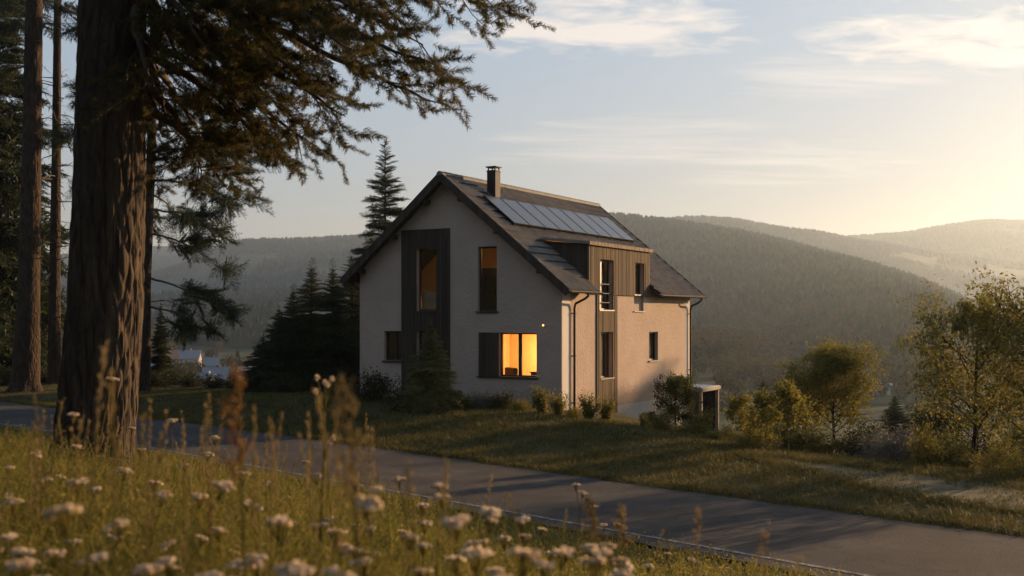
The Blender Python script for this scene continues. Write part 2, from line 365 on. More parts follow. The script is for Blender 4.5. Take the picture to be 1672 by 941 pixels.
def hills(x, y):
    r = np.hypot(x, y); ys = np.where(y > 0.25*r, y, 0.25*r+1e-6)
    xp = np.clip(x/ys*F+836, -4000, 5000)
    h = np.full(np.shape(x), FLOOR, float)
    for fn in RIDGES: h = np.maximum(h, fn(xp, r, y))
    n = (fbm(x/420.0, y/420.0, 4, 3)-0.47)
    h = h+n*np.clip((h-FLOOR)*0.30, 0, 26)
    return h+(fbm(x/90.0, y/90.0, 3, 8)-0.45)*3.0
def height(x, y):
    x = np.asarray(x, float); y = np.asarray(y, float)
    t, q = tq(x, y); r = np.hypot(x, y)
    lump = (fbm(x*0.5, y*0.5, 3, 1)-0.45)
    z = np.interp(t, G_T, G_Z)+lump*0.16*sm(t, 13.0, 11.0)
    wq = sm(q, -13.0, -26.5)
    left = sm(q, -36, -46)
    bank = sm(t, 18.15, 23.5)*(0.52*wq*(1-left)+0.10*left)+lump*0.10*sm(t, 18.4, 20)*np.maximum(wq, 0.3)
    te = 24.5+2.6*sm(q, -22, -29)+8*sm(q, -28, -36)+0.6*sm(q, -40, -50)-4.5*sm(q,-44,-52)
    d = np.maximum(t-te, 0)
    drop = 0.10*d+0.14*np.maximum(d-5, 0)
    z = np.where(t > R_FAR, bank-drop, z)
    z = np.where((t > R_NEAR-0.15) & (t < R_FAR+0.15), -0.06, z)
    far = hills(x, y)
    w = sm(r, 190, 420)
    zn = np.maximum(z, FLOOR+np.clip((z-FLOOR)*0.05, -2, 2))
    zn = np.where(t < 0, np.maximum(zn, -30), zn)
    return zn*(1-w)+far*w
def gz(x, y): return float(height(np.array([x]), np.array([y]))[0])
def spot(px, Y): X = (px-836)/F*Y; return X, Y, gz(X, Y)

def build_ground():
    az = np.radians(np.concatenate([np.linspace(-180,-34,50,endpoint=False), np.linspace(-34,34,400), np.linspace(34,180,50)[1:-1]]))
    rr = np.concatenate([np.geomspace(0.4, 60, 330), np.geomspace(60, 5200, 240)[1:]])
    A, Rr = np.meshgrid(az, rr); X, Y = Rr*np.sin(A), Rr*np.cos(A); Z = height(X, Y)
    n, m = len(rr), len(az)
    i = np.arange(n-1)[:,None]*m; j = np.arange(m)[None]; j2 = (j+1) % m
    mb = MB(); v = np.stack([X,Y,Z],-1).reshape(-1,3)
    q = np.stack([i+j, i+m+j, i+m+j2, i+j2], -1).reshape(-1,4)
    mb.add(v, q[:, ::-1]); c = mb.n
    mb.add([(0,0,gz(0,0.01))])
    mb.t.append(np.array([[c, k, (k+1) % m] for k in range(m)]))
    mt, nt, b = node_mat('meadow and forest ground'); b.inputs['Roughness'].default_value = 0.95; b.inputs['Specular IOR Level'].default_value = 0.1
    g = world_coord(nt)
    near = ramp(nt, noise_node(nt, g, 0.9, 6, 0.65), [(0.3,(0.030,0.028,0.012)), (0.55,(0.058,0.052,0.018)), (0.75,(0.10,0.078,0.032))])
    farc = ramp(nt, noise_node(nt, g, 0.009, 5, 0.6), [(0.40,(0.028,0.036,0.014)), (0.52,(0.040,0.045,0.016)), (0.64,(0.080,0.070,0.028))])
    ln = nt.nodes.new('ShaderNodeVectorMath'); ln.operation = 'LENGTH'; nt.links.new(g, ln.inputs[0])
    mr = nt.nodes.new('ShaderNodeMapRange'); nt.links.new(ln.outputs['Value'], mr.inputs[0]); mr.inputs[1].default_value = 60; mr.inputs[2].default_value = 140
    mx = nt.nodes.new('ShaderNodeMix'); mx.data_type = 'RGBA'; nt.links.new(mr.outputs[0], mx.inputs['Factor']); nt.links.new(near, mx.inputs['A']); nt.links.new(farc, mx.inputs['B'])
    nt.links.new(mx.outputs['Result'], b.inputs['Base Color'])
    bump(nt, b, noise_node(nt, g, 9, 5, 0.7), 0.8, 0.05)
    o = mb.build('ground', mt, smooth=True); tag(o, kind='structure')
build_ground()

def strip(name, q0, q1, tl, tr, z, mat, step=0.5, tn=8):
    qs = np.arange(q0, q1, step); mb = MB(); n = len(qs)
    v = []
    for k in range(tn+1):
        a = k/tn; t = tl(qs)*(1-a)+tr(qs)*a; x, y = xy(t, qs); zz = z(x, y) if callable(z) else np.full(n, z); v.append(np.stack([x,y,zz],-1))
    v = np.stack(v, 1); i = np.arange(n-1)[:,None]*(tn+1); j = np.arange(tn)[None]
    q = np.stack([i+j, i+j+1, i+tn+2+j, i+tn+1+j], -1).reshape(-1,4)
    mb.add(v.reshape(-1,3), q); return tag(mb.build(name, mat, smooth=True), kind='structure')
def road_mats():
    m, nt, b = node_mat('worn asphalt'); b.inputs['Roughness'].default_value = 0.9; b.inputs['Specular IOR Level'].default_value = 0.18
    v = world_coord(nt)
    f = noise_node(nt, v, 0.55, 6, 0.65)
    sp = noise_node(nt, v, 60, 3, 0.7)
    a = nt.nodes.new('ShaderNodeMath'); a.operation = 'MULTIPLY_ADD'; nt.links.new(sp, a.inputs[0]); a.inputs[1].default_value = 0.7
    s = nt.nodes.new('ShaderNodeMath'); s.operation = 'ADD'; nt.links.new(f, s.inputs[0]); s.inputs[1].default_value = -0.35; nt.links.new(s.outputs[0], a.inputs[2])
    nt.links.new(ramp(nt, a.outputs[0], [(0.25,(0.034,0.031,0.028)), (0.55,(0.060,0.054,0.048)), (0.8,(0.115,0.102,0.090))]), b.inputs['Base Color'])
    cv = nt.nodes.new('ShaderNodeTexVoronoi'); cv.feature = 'DISTANCE_TO_EDGE'; cv.inputs['Scale'].default_value = 0.45
    wv = nt.nodes.new('ShaderNodeVectorMath'); wv.operation = 'MULTIPLY_ADD'; wn = nt.nodes.new('ShaderNodeTexNoise'); wn.inputs['Scale'].default_value = 1.3; wn.inputs['Detail'].default_value = 6
    nt.links.new(v, wn.inputs['Vector']); nt.links.new(wn.outputs['Color'], wv.inputs[0]); wv.inputs[1].default_value = (1.2,1.2,0); nt.links.new(v, wv.inputs[2]); nt.links.new(wv.outputs[0], cv.inputs['Vector'])
    ck = ramp(nt, cv.outputs['Distance'], [(0.0,(.45,.45,.45)),(0.012,(1,1,1))])
    mm = nt.nodes.new('ShaderNodeMix'); mm.data_type = 'RGBA'; mm.blend_type = 'MULTIPLY'; mm.inputs['Factor'].default_value = .8; src = b.inputs['Base Color'].links[0].from_socket; nt.links.new(src, mm.inputs['A']); nt.links.new(ck, mm.inputs['B']); nt.links.new(mm.outputs['Result'], b.inputs['Base Color'])
    hh = nt.nodes.new('ShaderNodeMath'); hh.operation = 'MULTIPLY_ADD'; nt.links.new(f, hh.inputs[0]); hh.inputs[1].default_value = 2.0; nt.links.new(sp, hh.inputs[2])
    bump(nt, b, hh.outputs[0], 1.0, 0.025)
    p, nt, b = node_mat('worn white road paint'); b.inputs['Roughness'].default_value = 0.7
    v = world_coord(nt)
    f = noise_node(nt, v, 7, 5, 0.7)
    nt.links.new(ramp(nt, f, [(0.47,(0.062,0.056,0.050)), (0.66,(0.36,0.34,0.31))]), b.inputs['Base Color'])
    d = simple('gravel drive', (0.115,0.100,0.052), (0.055,0.052,0.024), scale=1.2, rough=0.95, bumpd=0.03, bscale=18)
    return m, p, d
ASPHALT, PAINT, GRAVEL = road_mats()
wob = lambda q, s: (vnoise(q*0.8, q*0+s, 5)-0.5)*0.32+(vnoise(q*3.1, q*0+s, 6)-0.5)*0.10
strip('road', -150, 60, lambda q: R_NEAR+wob(q,1.5), lambda q: R_FAR+wob(q,7.5), 0.0, ASPHALT, 0.35)
strip('edge_line', -60, 40, lambda q: 13.80+0*q, lambda q: 13.90+0*q, 0.006, PAINT, 0.5, 1)
DQ = np.array([-15.5,-14.5,-13,-11.5,-10,-8,20]); DL = np.array([23.6,23.0,22.3,21.4,20.6,20.2,20.2]); DR = np.array([23.62,23.6,23.5,23.4,23.2,23.0,23.0])
strip('driveway', -15.4, 20, lambda q: np.interp(q,DQ,DL)+wob(q,3.5), lambda q: np.interp(q,DQ,DR)+wob(q,9.5), lambda x, y: height(x,y)+0.03, GRAVEL, 0.4, 10)

# ------------------------------------------------------------------ haze
hz = MB(); hz.box((-5600,-5600,-60), (5600,5600,385))
hm = bpy.data.materials.new('air haze'); hm.use_nodes = True; nt = hm.node_tree; nt.nodes.clear()
ho = nt.nodes.new('ShaderNodeOutputMaterial'); pv = nt.nodes.new('ShaderNodeVolumePrincipled')
pv.inputs['Color'].default_value = HAZE_COLOR; pv.inputs['Density'].default_value = HAZE_DENSITY; pv.inputs['Anisotropy'].default_value = HAZE_G
nt.links.new(pv.outputs[0], ho.inputs['Volume'])
tag(hz.build('haze', hm), 'pale evening haze filling the valley and veiling the far hills', 'haze', kind='stuff')

# ------------------------------------------------------------------ house
TH = 0.52; HX, HYY = 1.669, 37.0
W, LEN, UR = 8.5, 12.104, 4.621
ZR, SLR, SLL = 8.523, 0.8205, 0.8366           # ridge height and the two roof slopes
OF, OB, ER, EL = 0.43, 0.46, 0.488, 0.51
ZB = -2.6
house = empty('house', (HX, HYY, 0), -TH, 'white plastered house with steep tiled roof, solar panels and wooden dormer', 'house')
def zroof(u): return ZR-SLR*(u+UR) if u > -UR else ZR-SLL*(-UR-u)

def clip_poly(poly, outline):                    # convex clip, outline counter-clockwise
    for k in range(len(outline)):
        (ax, ay), (bx, by) = outline[k], outline[(k+1) % len(outline)]
        res = []
        def inside(p): return (bx-ax)*(p[1]-ay)-(by-ay)*(p[0]-ax) >= -1e-9
        for i in range(len(poly)):
            p, q = poly[i], poly[(i+1) % len(poly)]
            ip, iq = inside(p), inside(q)
            if ip: res.append(p)
            if ip != iq:
                d = (bx-ax)*(q[1]-p[1])-(by-ay)*(q[0]-p[0]); c = (bx-ax)*(p[1]-ay)-(by-ay)*(p[0]-ax)
                t = -c/d; res.append((p[0]+t*(q[0]-p[0]), p[1]+t*(q[1]-p[1])))
        poly = res
        if len(poly) < 3: return []
    return poly
def wall_panel(mb, outline, holes, put, depth, inner=True):
    xs = sorted(set([p[0] for p in outline]+[h[0] for h in holes]+[h[1] for h in holes]))
    zs = sorted(set([min(p[1] for p in outline), max(p[1] for p in outline)]+[h[2] for h in holes]+[h[3] for h in holes]))
    for i in range(len(xs)-1):
        for j in range(len(zs)-1):
            cx, cz = (xs[i]+xs[i+1])/2, (zs[j]+zs[j+1])/2
            if any(h[0] < cx < h[1] and h[2] < cz < h[3] for h in holes): continue
            p = clip_poly([(xs[i],zs[j]),(xs[i+1],zs[j]),(xs[i+1],zs[j+1]),(xs[i],zs[j+1])], outline)
            if not p: continue
            mb.add([put(a,z,0) for a,z in p], polys=[list(range(len(p)))])
            if inner: mb.add([put(a,z,depth) for a,z in p], polys=[list(range(len(p)))[::-1]])
    for a0,a1,z0,z1 in holes:
        for (pa, pb) in (((a0,z0),(a1,z0)),((a1,z0),(a1,z1)),((a1,z1),(a0,z1)),((a0,z1),(a0,z0))):
            mb.add([put(*pa,0),put(*pb,0),put(*pb,depth),put(*pa,depth)], [(0,1,2,3)])
GAB = lambda a, z, d=0: (a, d, z)                # gable: a = u, d runs into the house
SID = lambda a, z, d=0: (-d, a, z)               # long side: a = v
RT = 0.14
gout = [(-W,ZB),(0,ZB),(0,zroof(0)-RT),(-UR,ZR-RT),(-W,zroof(-W)-RT)]
HA = (-5.92,-5.04,3.67,5.93); HB = (-3.30,-2.53,3.66,5.93); HC = (-7.36,-6.58,1.85,2.94); HD = (-5.92,-5.06,0.9,2.95); HE = (-2.44,-0.96,1.40,2.92)
H1 = (2.94,4.08,3.72,5.54); H2 = (6.09,7.0,4.33,5.54); H3 = (3.03,4.08,1.24,2.91); H4 = (7.57,8.50,1.72,2.86); H5 = (6.68,8.18,-0.98,-0.32)
mb = MB()
wall_panel(mb, gout, [HA,HB,HC,HD,HE], GAB, 0.3)
sout = [(0,ZB),(LEN,ZB),(LEN,zroof(0)-RT),(0,zroof(0)-RT)]
H1w = (H1[0],H1[1],H1[2],4.26); NICHE = (6.07,7.02,3.69,4.27)
wall_panel(mb, sout, [H1,(H2[0],H2[1],4.33,5.6),H3,H4,H5,NICHE], SID, 0.3)
mb.add([SID(NICHE[0],NICHE[2],.1),SID(NICHE[1],NICHE[2],.1),SID(NICHE[1],NICHE[3],.1),SID(NICHE[0],NICHE[3],.1)], [(0,1,2,3)])
wall_panel(mb, [(-W,ZB),(0,ZB),(0,zroof(0)-RT),(-UR,ZR-RT),(-W,zroof(-W)-RT)], [], lambda a,z,d=0: (a, LEN-d, z), 0.3)
wall_panel(mb, [(0,ZB),(LEN,ZB),(LEN,zroof(-W)-RT),(0,zroof(-W)-RT)], [], lambda a,z,d=0: (-W+d, a, z), 0.3)
wallo = mb.build('wall', PLASTER, house)
# floors and inner partitions
mb = MB()
mb.box((-W+.31,.31,.42),(-.31,LEN-.31,.55)); mb.box((-W+.31,.31,3.12),(-.31,LEN-.31,3.30))
mb.box((-W+.31,3.7,.56),(-.31,3.82,3.11)); mb.box((-4.25,.32,.56),(-4.13,3.69,3.11))
wall_panel(mb, [(-W+.31,3.31),(-.31,3.31),(-.31,zroof(-.31)-.35),(-UR,ZR-.35),(-W+.31,zroof(-W+.31)-.35)], [], lambda a,z,d=0: (a,3.4+d,z), .12); mb.box((-4.25,.32,3.31),(-4.13,3.39,6.6))
mb.box((-6.45,.32,6.62),(-2.75,LEN-.4,6.74))
mb.build('interior', ROOM, house)
# smooth bands at the corners, plinth
for v0,v1 in ((.03,.66),(LEN-.5,LEN-.03)):
    mb = MB(); mb.box((-.02,v0,.16),(.006,v1,zroof(0)-RT-.01)); mb.build('corner_band', SMOOTHP, house)
mb = MB(); mb.box((-.03,4.5,ZB),(.012,H5[0]-.02,.15)); mb.box((-.03,H5[1]+.02,ZB),(.012,LEN,.15)); mb.box((-.03,H5[0]-.02,H5[3]+.02),(.012,H5[1]+.02,.15)); mb.box((-.03,H5[0]-.02,ZB),(.012,H5[1]+.02,H5[2]-.02)); mb.build('plinth', PLINTH, house)

# ---- boarded panels
def boards(mb, a0, a1, z0, z1, holes, put, base=0.03, rib=0.022, pitch=0.105, ribw=0.055):
    def slab(x0,x1,zz0,zz1,d0,d1): mb.box(put(x0,zz0,d0), put(x1,zz1,d1))
    xs = sorted(set([a0,a1]+[h[0] for h in holes]+[h[1] for h in holes]))
    for i in range(len(xs)-1):
        c = (xs[i]+xs[i+1])/2
        iv = [(z0,z1)]
        for h in holes:
            if h[0] < c < h[1]:
                iv = [w for lo,hi in iv for w in ((lo,min(hi,h[2])),(max(lo,h[3]),hi)) if w[1]-w[0] > 1e-3]
        for lo,hi in iv: slab(xs[i],xs[i+1],lo,hi,0.01,-base)
    n = int((a1-a0)/pitch)
    for k in range(n+1):
        c = a0+ribw/2+k*(a1-a0-ribw)/n; iv = [(z0,z1)]
        for h in holes:
            if h[0]-ribw/2 < c < h[1]+ribw/2:
                iv = [w for lo,hi in iv for w in ((lo,min(hi,h[2])),(max(lo,h[3]),hi)) if w[1]-w[0] > 1e-3]
        for lo,hi in iv: slab(c-ribw/2,c+ribw/2,lo+.004,hi-.004,-base+.004,-base-rib*(0.75+0.5*((k*37)%10)/10))
mb = MB(); boards(mb, -6.57,-4.47,-.2,6.63,[HA,HD],GAB,pitch=.16,ribw=.10,rib=.014); mb.build('cladding', DARKWOOD, house)
mb = MB(); boards(mb, 2.70,4.46,-.4,4.25,[H1w,H3],SID); mb.build('cladding', WOOD, house)
# ---- windows
def window(hole, put, mull=(), sill=True, rail=False, dep=0.13, fw=0.055, sash=True, blind=None):
    a0,a1,z0,z1 = hole; f = MB()
    B = lambda m, x0,x1,q0,q1,d0,d1: m.box(put(x0,q0,d0), put(x1,q1,d1))
    e = .004
    B(f,a0+e,a0+fw,z0+e,z1-e,dep,dep+.07); B(f,a1-fw,a1-e,z0+e,z1-e,dep,dep+.07); B(f,a0+fw,a1-fw,z0+e,z0+fw,dep,dep+.07); B(f,a0+fw,a1-fw,z1-fw,z1-e,dep,dep+.07)
    for m_ in mull: B(f,m_-.055,m_+.055,z0+fw,z1-fw,dep-.01,dep+.06)
    fo = f.build('window', FRAME, house)
    p = MB(); p.add([put(a0+fw,z0+fw,dep+.035),put(a1-fw,z0+fw,dep+.035),put(a1-fw,z1-fw,dep+.035),put(a0+fw,z1-fw,dep+.035)], [(0,1,2,3)])
    p.build('pane', GLASS, fo)
    if sill:
        s = MB(); B(s,a0-.07,a1+.07,z0-.045,z0-.003,-.07,dep+.02); s.build('sill', FRAME, fo)
    if rail:
        r = MB()
        for zz in (z0+.25,z0+.58,z0+.92): B(r,a0+.01,a1-.01,zz,zz+.03,.02,.05)
        r.build('railing', STEEL, fo)
    return fo
wA = window(HA, GAB, dep=.18); wB = window(HB, GAB, dep=.12); window(HC, GAB, mull=[-6.93]); window(HD, GAB, dep=.18)
wE = window(HE, GAB, mull=[-1.66], dep=.10)
CUR = leafy('linen curtain', [(.5,.38,.22),(.6,.46,.28)], 3, .5)
for c0, c1 in ((-1.10,-.90),):
    m2 = MB(); s_ = np.linspace(0,1,40); xx = c0+(c1-c0)*s_; yy = .36+.025*np.sin(s_*26); lo = np.stack([xx,yy,np.full(40,.7)],-1); hi = np.stack([xx,yy,np.full(40,2.98)],-1); i = np.arange(39)
    m2.add(np.concatenate([lo,hi]), np.stack([i,i+1,40+i+1,40+i],-1)); m2.build('curtain', CUR, wE, smooth=True)
window(H1, SID, rail=True, dep=.14, mull=[3.34]); window(H2, SID, dep=.14); window(H3, SID, dep=.14); window(H4, SID); window(H5, SID, sill=False)
mb = MB(); mb.box(SID(NICHE[0]-.05,NICHE[2]-.04,-.06),SID(NICHE[1]+.05,NICHE[2]-.004,.09)); mb.build('ledge', SMOOTHP, house)
# shutter beside the lit window, with the shared sill
mb = MB(); boards(mb,-3.25,-2.45,1.40,2.92,[],GAB,base=.035,rib=.012,pitch=.13,ribw=.1); sh = mb.build('shutter', DARKWOOD, house)
mb = MB(); mb.box((-3.32,-.075,1.352),(-2.52,-.002,1.394)); mb.build('sill', FRAME, sh)
mb = MB(); mb.tube([(-.67,-.0,3.18),(-.67,-.05,3.18)],[.04,.04],10); lampb = mb.build('wall_lamp', STEEL, house)
mb = MB(); mb.tube([(-.67,-.052,3.18),(-.67,-.075,3.18),(-.67,-.09,3.18)],[.038,.036,.012],10); mb.build('bulb', emit_mat('lamp glow', (1.0,.55,.18), 1.0), lampb)

# ---- roof
def slope_geo(side):
    sl = SLR if side > 0 else SLL; c = 1/math.sqrt(1+sl*sl); s = sl*c
    total = (UR+ER)/c if side > 0 else (W-UR+EL)/c
    def P(v, d, off): return np.stack([-UR+side*(d*c+off*s), v+0*d, ZR-d*s+off*c], -1)
    return P, total
def tiles(mb, side, v0, v1, d0, d1):
    P, total = slope_geo(side); nc = 16; ds = total/nc
    v = np.linspace(v0, v1, max(3, int((v1-v0)/0.0375)))
    prof = 0.020*np.maximum(0, np.cos((v%0.30)/0.30*2*np.pi))**1.2+0.006*np.cos((v%0.30)/0.30*4*np.pi)
    for k in range(nc):
        a, b = k*ds, (k+1)*ds+.03
        if b <= d0 or a >= d1: continue
        a, b = max(a, d0), min(b, d1)
        j = (vnoise(np.floor(v/0.30)*1.0, v*0+k, 3+side)-.5)*0.012
        top = P(v, np.full_like(v, a), .012+prof*.8+j); low = P(v, np.full_like(v, b), .070+prof+j); lip = P(v, np.full_like(v, b), .005+prof*0+j)
        n = len(v); i = np.arange(n-1)
        vv = np.concatenate([top, low, lip])
        mb.add(vv, np.concatenate([np.stack([i,i+1,n+i+1,n+i],-1), np.stack([n+i,n+i+1,2*n+i+1,2*n+i],-1)]))
PR, TR = slope_geo(1); PL, TL = slope_geo(-1)
DU = -1.62                                   # where the dormer meets the roof
cR = 1/math.sqrt(1+SLR*SLR); DD = (UR+DU-.16)/cR
mb = MB()
tiles(mb, 1, -OF, LEN+OB, 0, DD); tiles(mb, 1, -OF, 1.97, DD, TR); tiles(mb, 1, 7.5, LEN+OB, DD, TR); tiles(mb, -1, -OF, LEN+OB, 0, TL)
roof = mb.build('roof', TILE, house)
mb = MB()
def slab(side, v0, v1, d0, d1, o0, o1):
    P = PR if side > 0 else PL
    pts = [tuple(P(np.array(v), np.array(d), o)) for o in (o0,o1) for (v,d) in ((v0,d0),(v1,d0),(v1,d1),(v0,d1))]
    mb.hexa(pts)
slab(1,-OF+.05,LEN+OB-.05,.02,DD,-.105,-.01); slab(1,-OF+.05,1.95,DD,TR-.02,-.105,-.01); slab(1,7.52,LEN+OB-.05,DD,TR-.02,-.105,-.01); slab(-1,-OF+.05,LEN+OB-.05,.02,TL-.02,-.105,-.01)
mb.build('deck', DARKWOOD, roof)
for side, T_ in ((1,TR),(-1,TL)):            # barge boards at both verges
    for vv in (-OF-.03, LEN+OB-.02):
        mb = MB(); slab(side, vv, vv+.05, 0.0, T_+.01, -.20, .075); mb.build('barge_board', DARKWOOD, roof)
mb = MB()
for k in range(int((LEN+OF+OB)/.36)+1):
    v0 = -OF-.04+k*.36; v1 = min(v0+.385, LEN+OB+.04)
    if v1-v0 < .1: continue
    th = np.linspace(-.35, math.pi+.35, 9)
    ring = lambda v, r: np.stack([-UR+r*np.cos(th), np.full_like(th, v), ZR-.005+r*np.sin(th)*.9],-1)
    A, B_ = ring(v0,.125), ring(v1,.140); i = np.arange(8)
    mb.add(np.concatenate([A,B_,ring(v1,.115)]), np.concatenate([np.stack([i,i+1,9+i+1,9+i],-1), np.stack([9+i,9+i+1,18+i+1,18+i],-1)]))
    mb.add(A, polys=[list(range(9))])
mb.build('ridge_cap', TILE, roof, smooth=False)
for vv in (-.16,):                            # purlin ends under the verge
    for d in (1.1, 3.0, 5.2):
        mb = MB(); p = PR(np.array(0.), np.array(d), -.17); mb.box((p[0]-.07,-.34,p[2]-.16),(p[0]+.07,.02,p[2]-.0)); mb.build('purlin_end', DARKWOOD, roof)
        mb = MB(); p = PL(np.array(0.), np.array(min(d,4.9)), -.17); mb.box((p[0]-.07,-.34,p[2]-.16),(p[0]+.07,.02,p[2]-.0)); mb.build('purlin_end', DARKWOOD, roof)

# ---- solar panels
sp = MB(); sp.box((-.565,-.82,-.015),(.565,.82,.015))
pm, nt, b = node_mat('solar cells'); b.inputs['Roughness'].default_value = 0.22; b.inputs['Specular IOR Level'].default_value = 0.28
v = tex_coord(nt); br = nt.nodes.new('ShaderNodeTexBrick'); br.offset = 0; nt.links.new(v, br.inputs['Vector'])
br.inputs['Scale'].default_value = 1; br.inputs['Brick Width'].default_value = .1883; br.inputs['Row Height'].default_value = .0911; br.inputs['Mortar Size'].default_value = .004
br.inputs['Color1'].default_value = (.024,.025,.028,1); br.inputs['Color2'].default_value = (.030,.031,.035,1); br.inputs['Mortar'].default_value = (.13,.14,.15,1)
nt.links.new(br.outputs['Color'], b.inputs['Base Color'])
fr = MB()
for x0,x1,y0,y1 in ((-.58,-.565,-.835,.835),(.565,.58,-.835,.835),(-.565,.565,.82,.835),(-.565,.565,-.835,-.82)): fr.box((x0,y0,-.025),(x1,y1,.022))
cs = cR; sn = SLR*cR
RM = Matrix(((0,-cs,sn,0),(1,0,0,0),(0,sn,cs,0),(0,0,0,1)))
sp0 = None
for k in range(9):
    c = PR(np.array(1.28+k*1.185), np.array(2.13), .155)
    if sp0 is None:
        sp0 = sp.build('solar_panel', pm, house); fr.build('frame', STEEL, sp0); o = sp0
    else: o = copy_tree(sp0, house)
    o.matrix_local = Matrix.Translation(Vector(c)) @ RM
mb = MB()
for d in (1.62, 2.55): slab(1,.75,11.35,d,d+.05,.05,.12)
for k in range(10):
    slab(1,.78+k*1.165,.83+k*1.165,2.72,2.95,.04,.10)
mb.build('mounting_rail', FRAME, house)
# ---- chimney
mb = MB(); cu0, cu1 = -3.98, -3.62
mb.box((cu0,1.74,zroof(cu1)-.3),(cu1,2.10,8.86)); ch = mb.build('chimney', STEEL, house)
mb = MB(); mb.box((cu0-.04,1.70,8.96),(cu1+.04,2.14,9.0))
for a,b_ in ((cu0+.02,1.76),(cu1-.06,1.76),(cu0+.02,2.04),(cu1-.06,2.04)): mb.box((a,b_,8.86),(a+.04,b_+.04,8.96))
mb.box((cu0-.015,1.725,8.80),(cu1+.015,2.115,8.84)); mb.build('cap', STEEL, ch)
mb = MB(); slab(1,1.58,2.26,(UR+cu0)/cs-.1,(UR+cu1)/cs+.16,.062,.075); mb.build('flashing', ZINC, ch)
# ---- dormer
DV0, DV1, DZ0, DZ1 = 2.0, 7.47, 4.262, 6.06
mb = MB(); boards(mb, DV0, DV1, DZ0, DZ1, [H1,H2], SID, base=.05); dorm = mb.build('dormer', WOOD, house)
for vv, e in ((DV0-.0,.05),(DV1-.05,.05)):
    mb = MB()
    pts = [(-.012,zroof(-.012)-.12),(-.012,DZ1),(-1.75,DZ1+.1),(-1.75,zroof(-1.75)-.12)]
    mb.add([(u,vv,z) for u,z in pts]+[(u,vv+e,z) for u,z in pts], [(0,1,2,3),(7,6,5,4),(0,4,5,1),(1,5,6,2),(2,6,7,3),(3,7,4,0)])
    mb.build('cheek', DARKWOOD, dorm)
mb = MB(); u0, u1, za, zb = -2.06, .15, 6.33, 6.10
mb.hexa([(u0,DV0-.16,za-.07),(u1,DV0-.16,zb-.07),(u1,DV1+.14,zb-.07),(u0,DV1+.14,za-.07),(u0,DV0-.16,za+.02),(u1,DV0-.16,zb+.02),(u1,DV1+.14,zb+.02),(u0,DV1+.14,za+.02)])
for k in range(1,9):
    vv = DV0-.16+k*(DV1-DV0+.3)/9
    mb.hexa([(u0,vv,za+.015),(u1,vv,zb+.015),(u1,vv+.02,zb+.015),(u0,vv+.02,za+.015),(u0,vv,za+.045),(u1,vv,zb+.045),(u1,vv+.02,zb+.045),(u0,vv+.02,za+.045)])
mb.build('dormer_roof', ZINC, dorm)
mb = MB(); mb.box((u1+.001,DV0-.17,zb-.10),(u1+.02,DV1+.15,zb+.03)); mb.build('fascia', WOOD, dorm)
mb = MB(); mb.box((-1.7,DV0+.06,3.31),(-.35,DV1-.06,3.36)); mb.box((-2.9,DV0+.2,3.37),(-2.8,DV1-.2,6.2)); mb.build('inner_wall', ROOM, dorm)
# ---- gutters and downpipes
ge = PR(np.array(0.), np.array(TR), .0); gu, gzz = ge[0]+.05, ge[2]-.01
for v0,v1 in ((-OF-.02,2.0),(7.5,LEN+OB+.03)):
    mb = MB(); th = np.linspace(math.pi, 2*math.pi, 9)
    for r in (.065,.055):
        A = np.stack([gu+r*np.cos(th), np.full(9,v0), gzz+r*np.sin(th)],-1); B_ = A.copy(); B_[:,1] = v1; i = np.arange(8)
        mb.add(np.concatenate([A,B_]), np.stack([i,i+1,9+i+1,9+i],-1))
    mb.box((gu-.07,v0,gzz-.008),(gu-.055,v1,gzz+.01)); mb.box((gu+.055,v0,gzz-.008),(gu+.07,v1,gzz+.01))
    mb.box((gu-.065,v0-.004,gzz-.06),(gu+.065,v0,gzz)); mb.box((gu-.065,v1,gzz-.06),(gu+.065,v1+.004,gzz)); mb.build('gutter', STEEL, house)
gul = PL(np.array(0.), np.array(TL), 0.)
mb = MB(); mb.tube([(gul[0]-.04,-OF,gul[2]-.03),(gul[0]-.04,LEN+OB,gul[2]-.03)],.06,8); mb.tube([(gul[0]-.04,.15,gul[2]-.06),(gul[0]+.1,.15,gul[2]-.2),(-W-.06,.15,gul[2]-.42),(-W-.06,.15,.2)],.04,8); mb.build('gutter', STEEL, house)
for vv, zl in ((.80,-.1),(LEN-.14,-2.0)):
    mb = MB(); mb.tube([(gu,vv+.15,gzz-.05),(gu,vv+.15,gzz-.14),(gu-.1,vv+.08,gzz-.24),(.13,vv,gzz-.40),(.085,vv,gzz-.55),(.085,vv,zl)],[.042]*6,10)
    for zz in (gzz-.75,(gzz+zl)/2,zl+.6): mb.box((0.0,vv-.055,zz),(.135,vv+.055,zz+.035))
    mb.build('downpipe', STEEL, house, smooth=False)

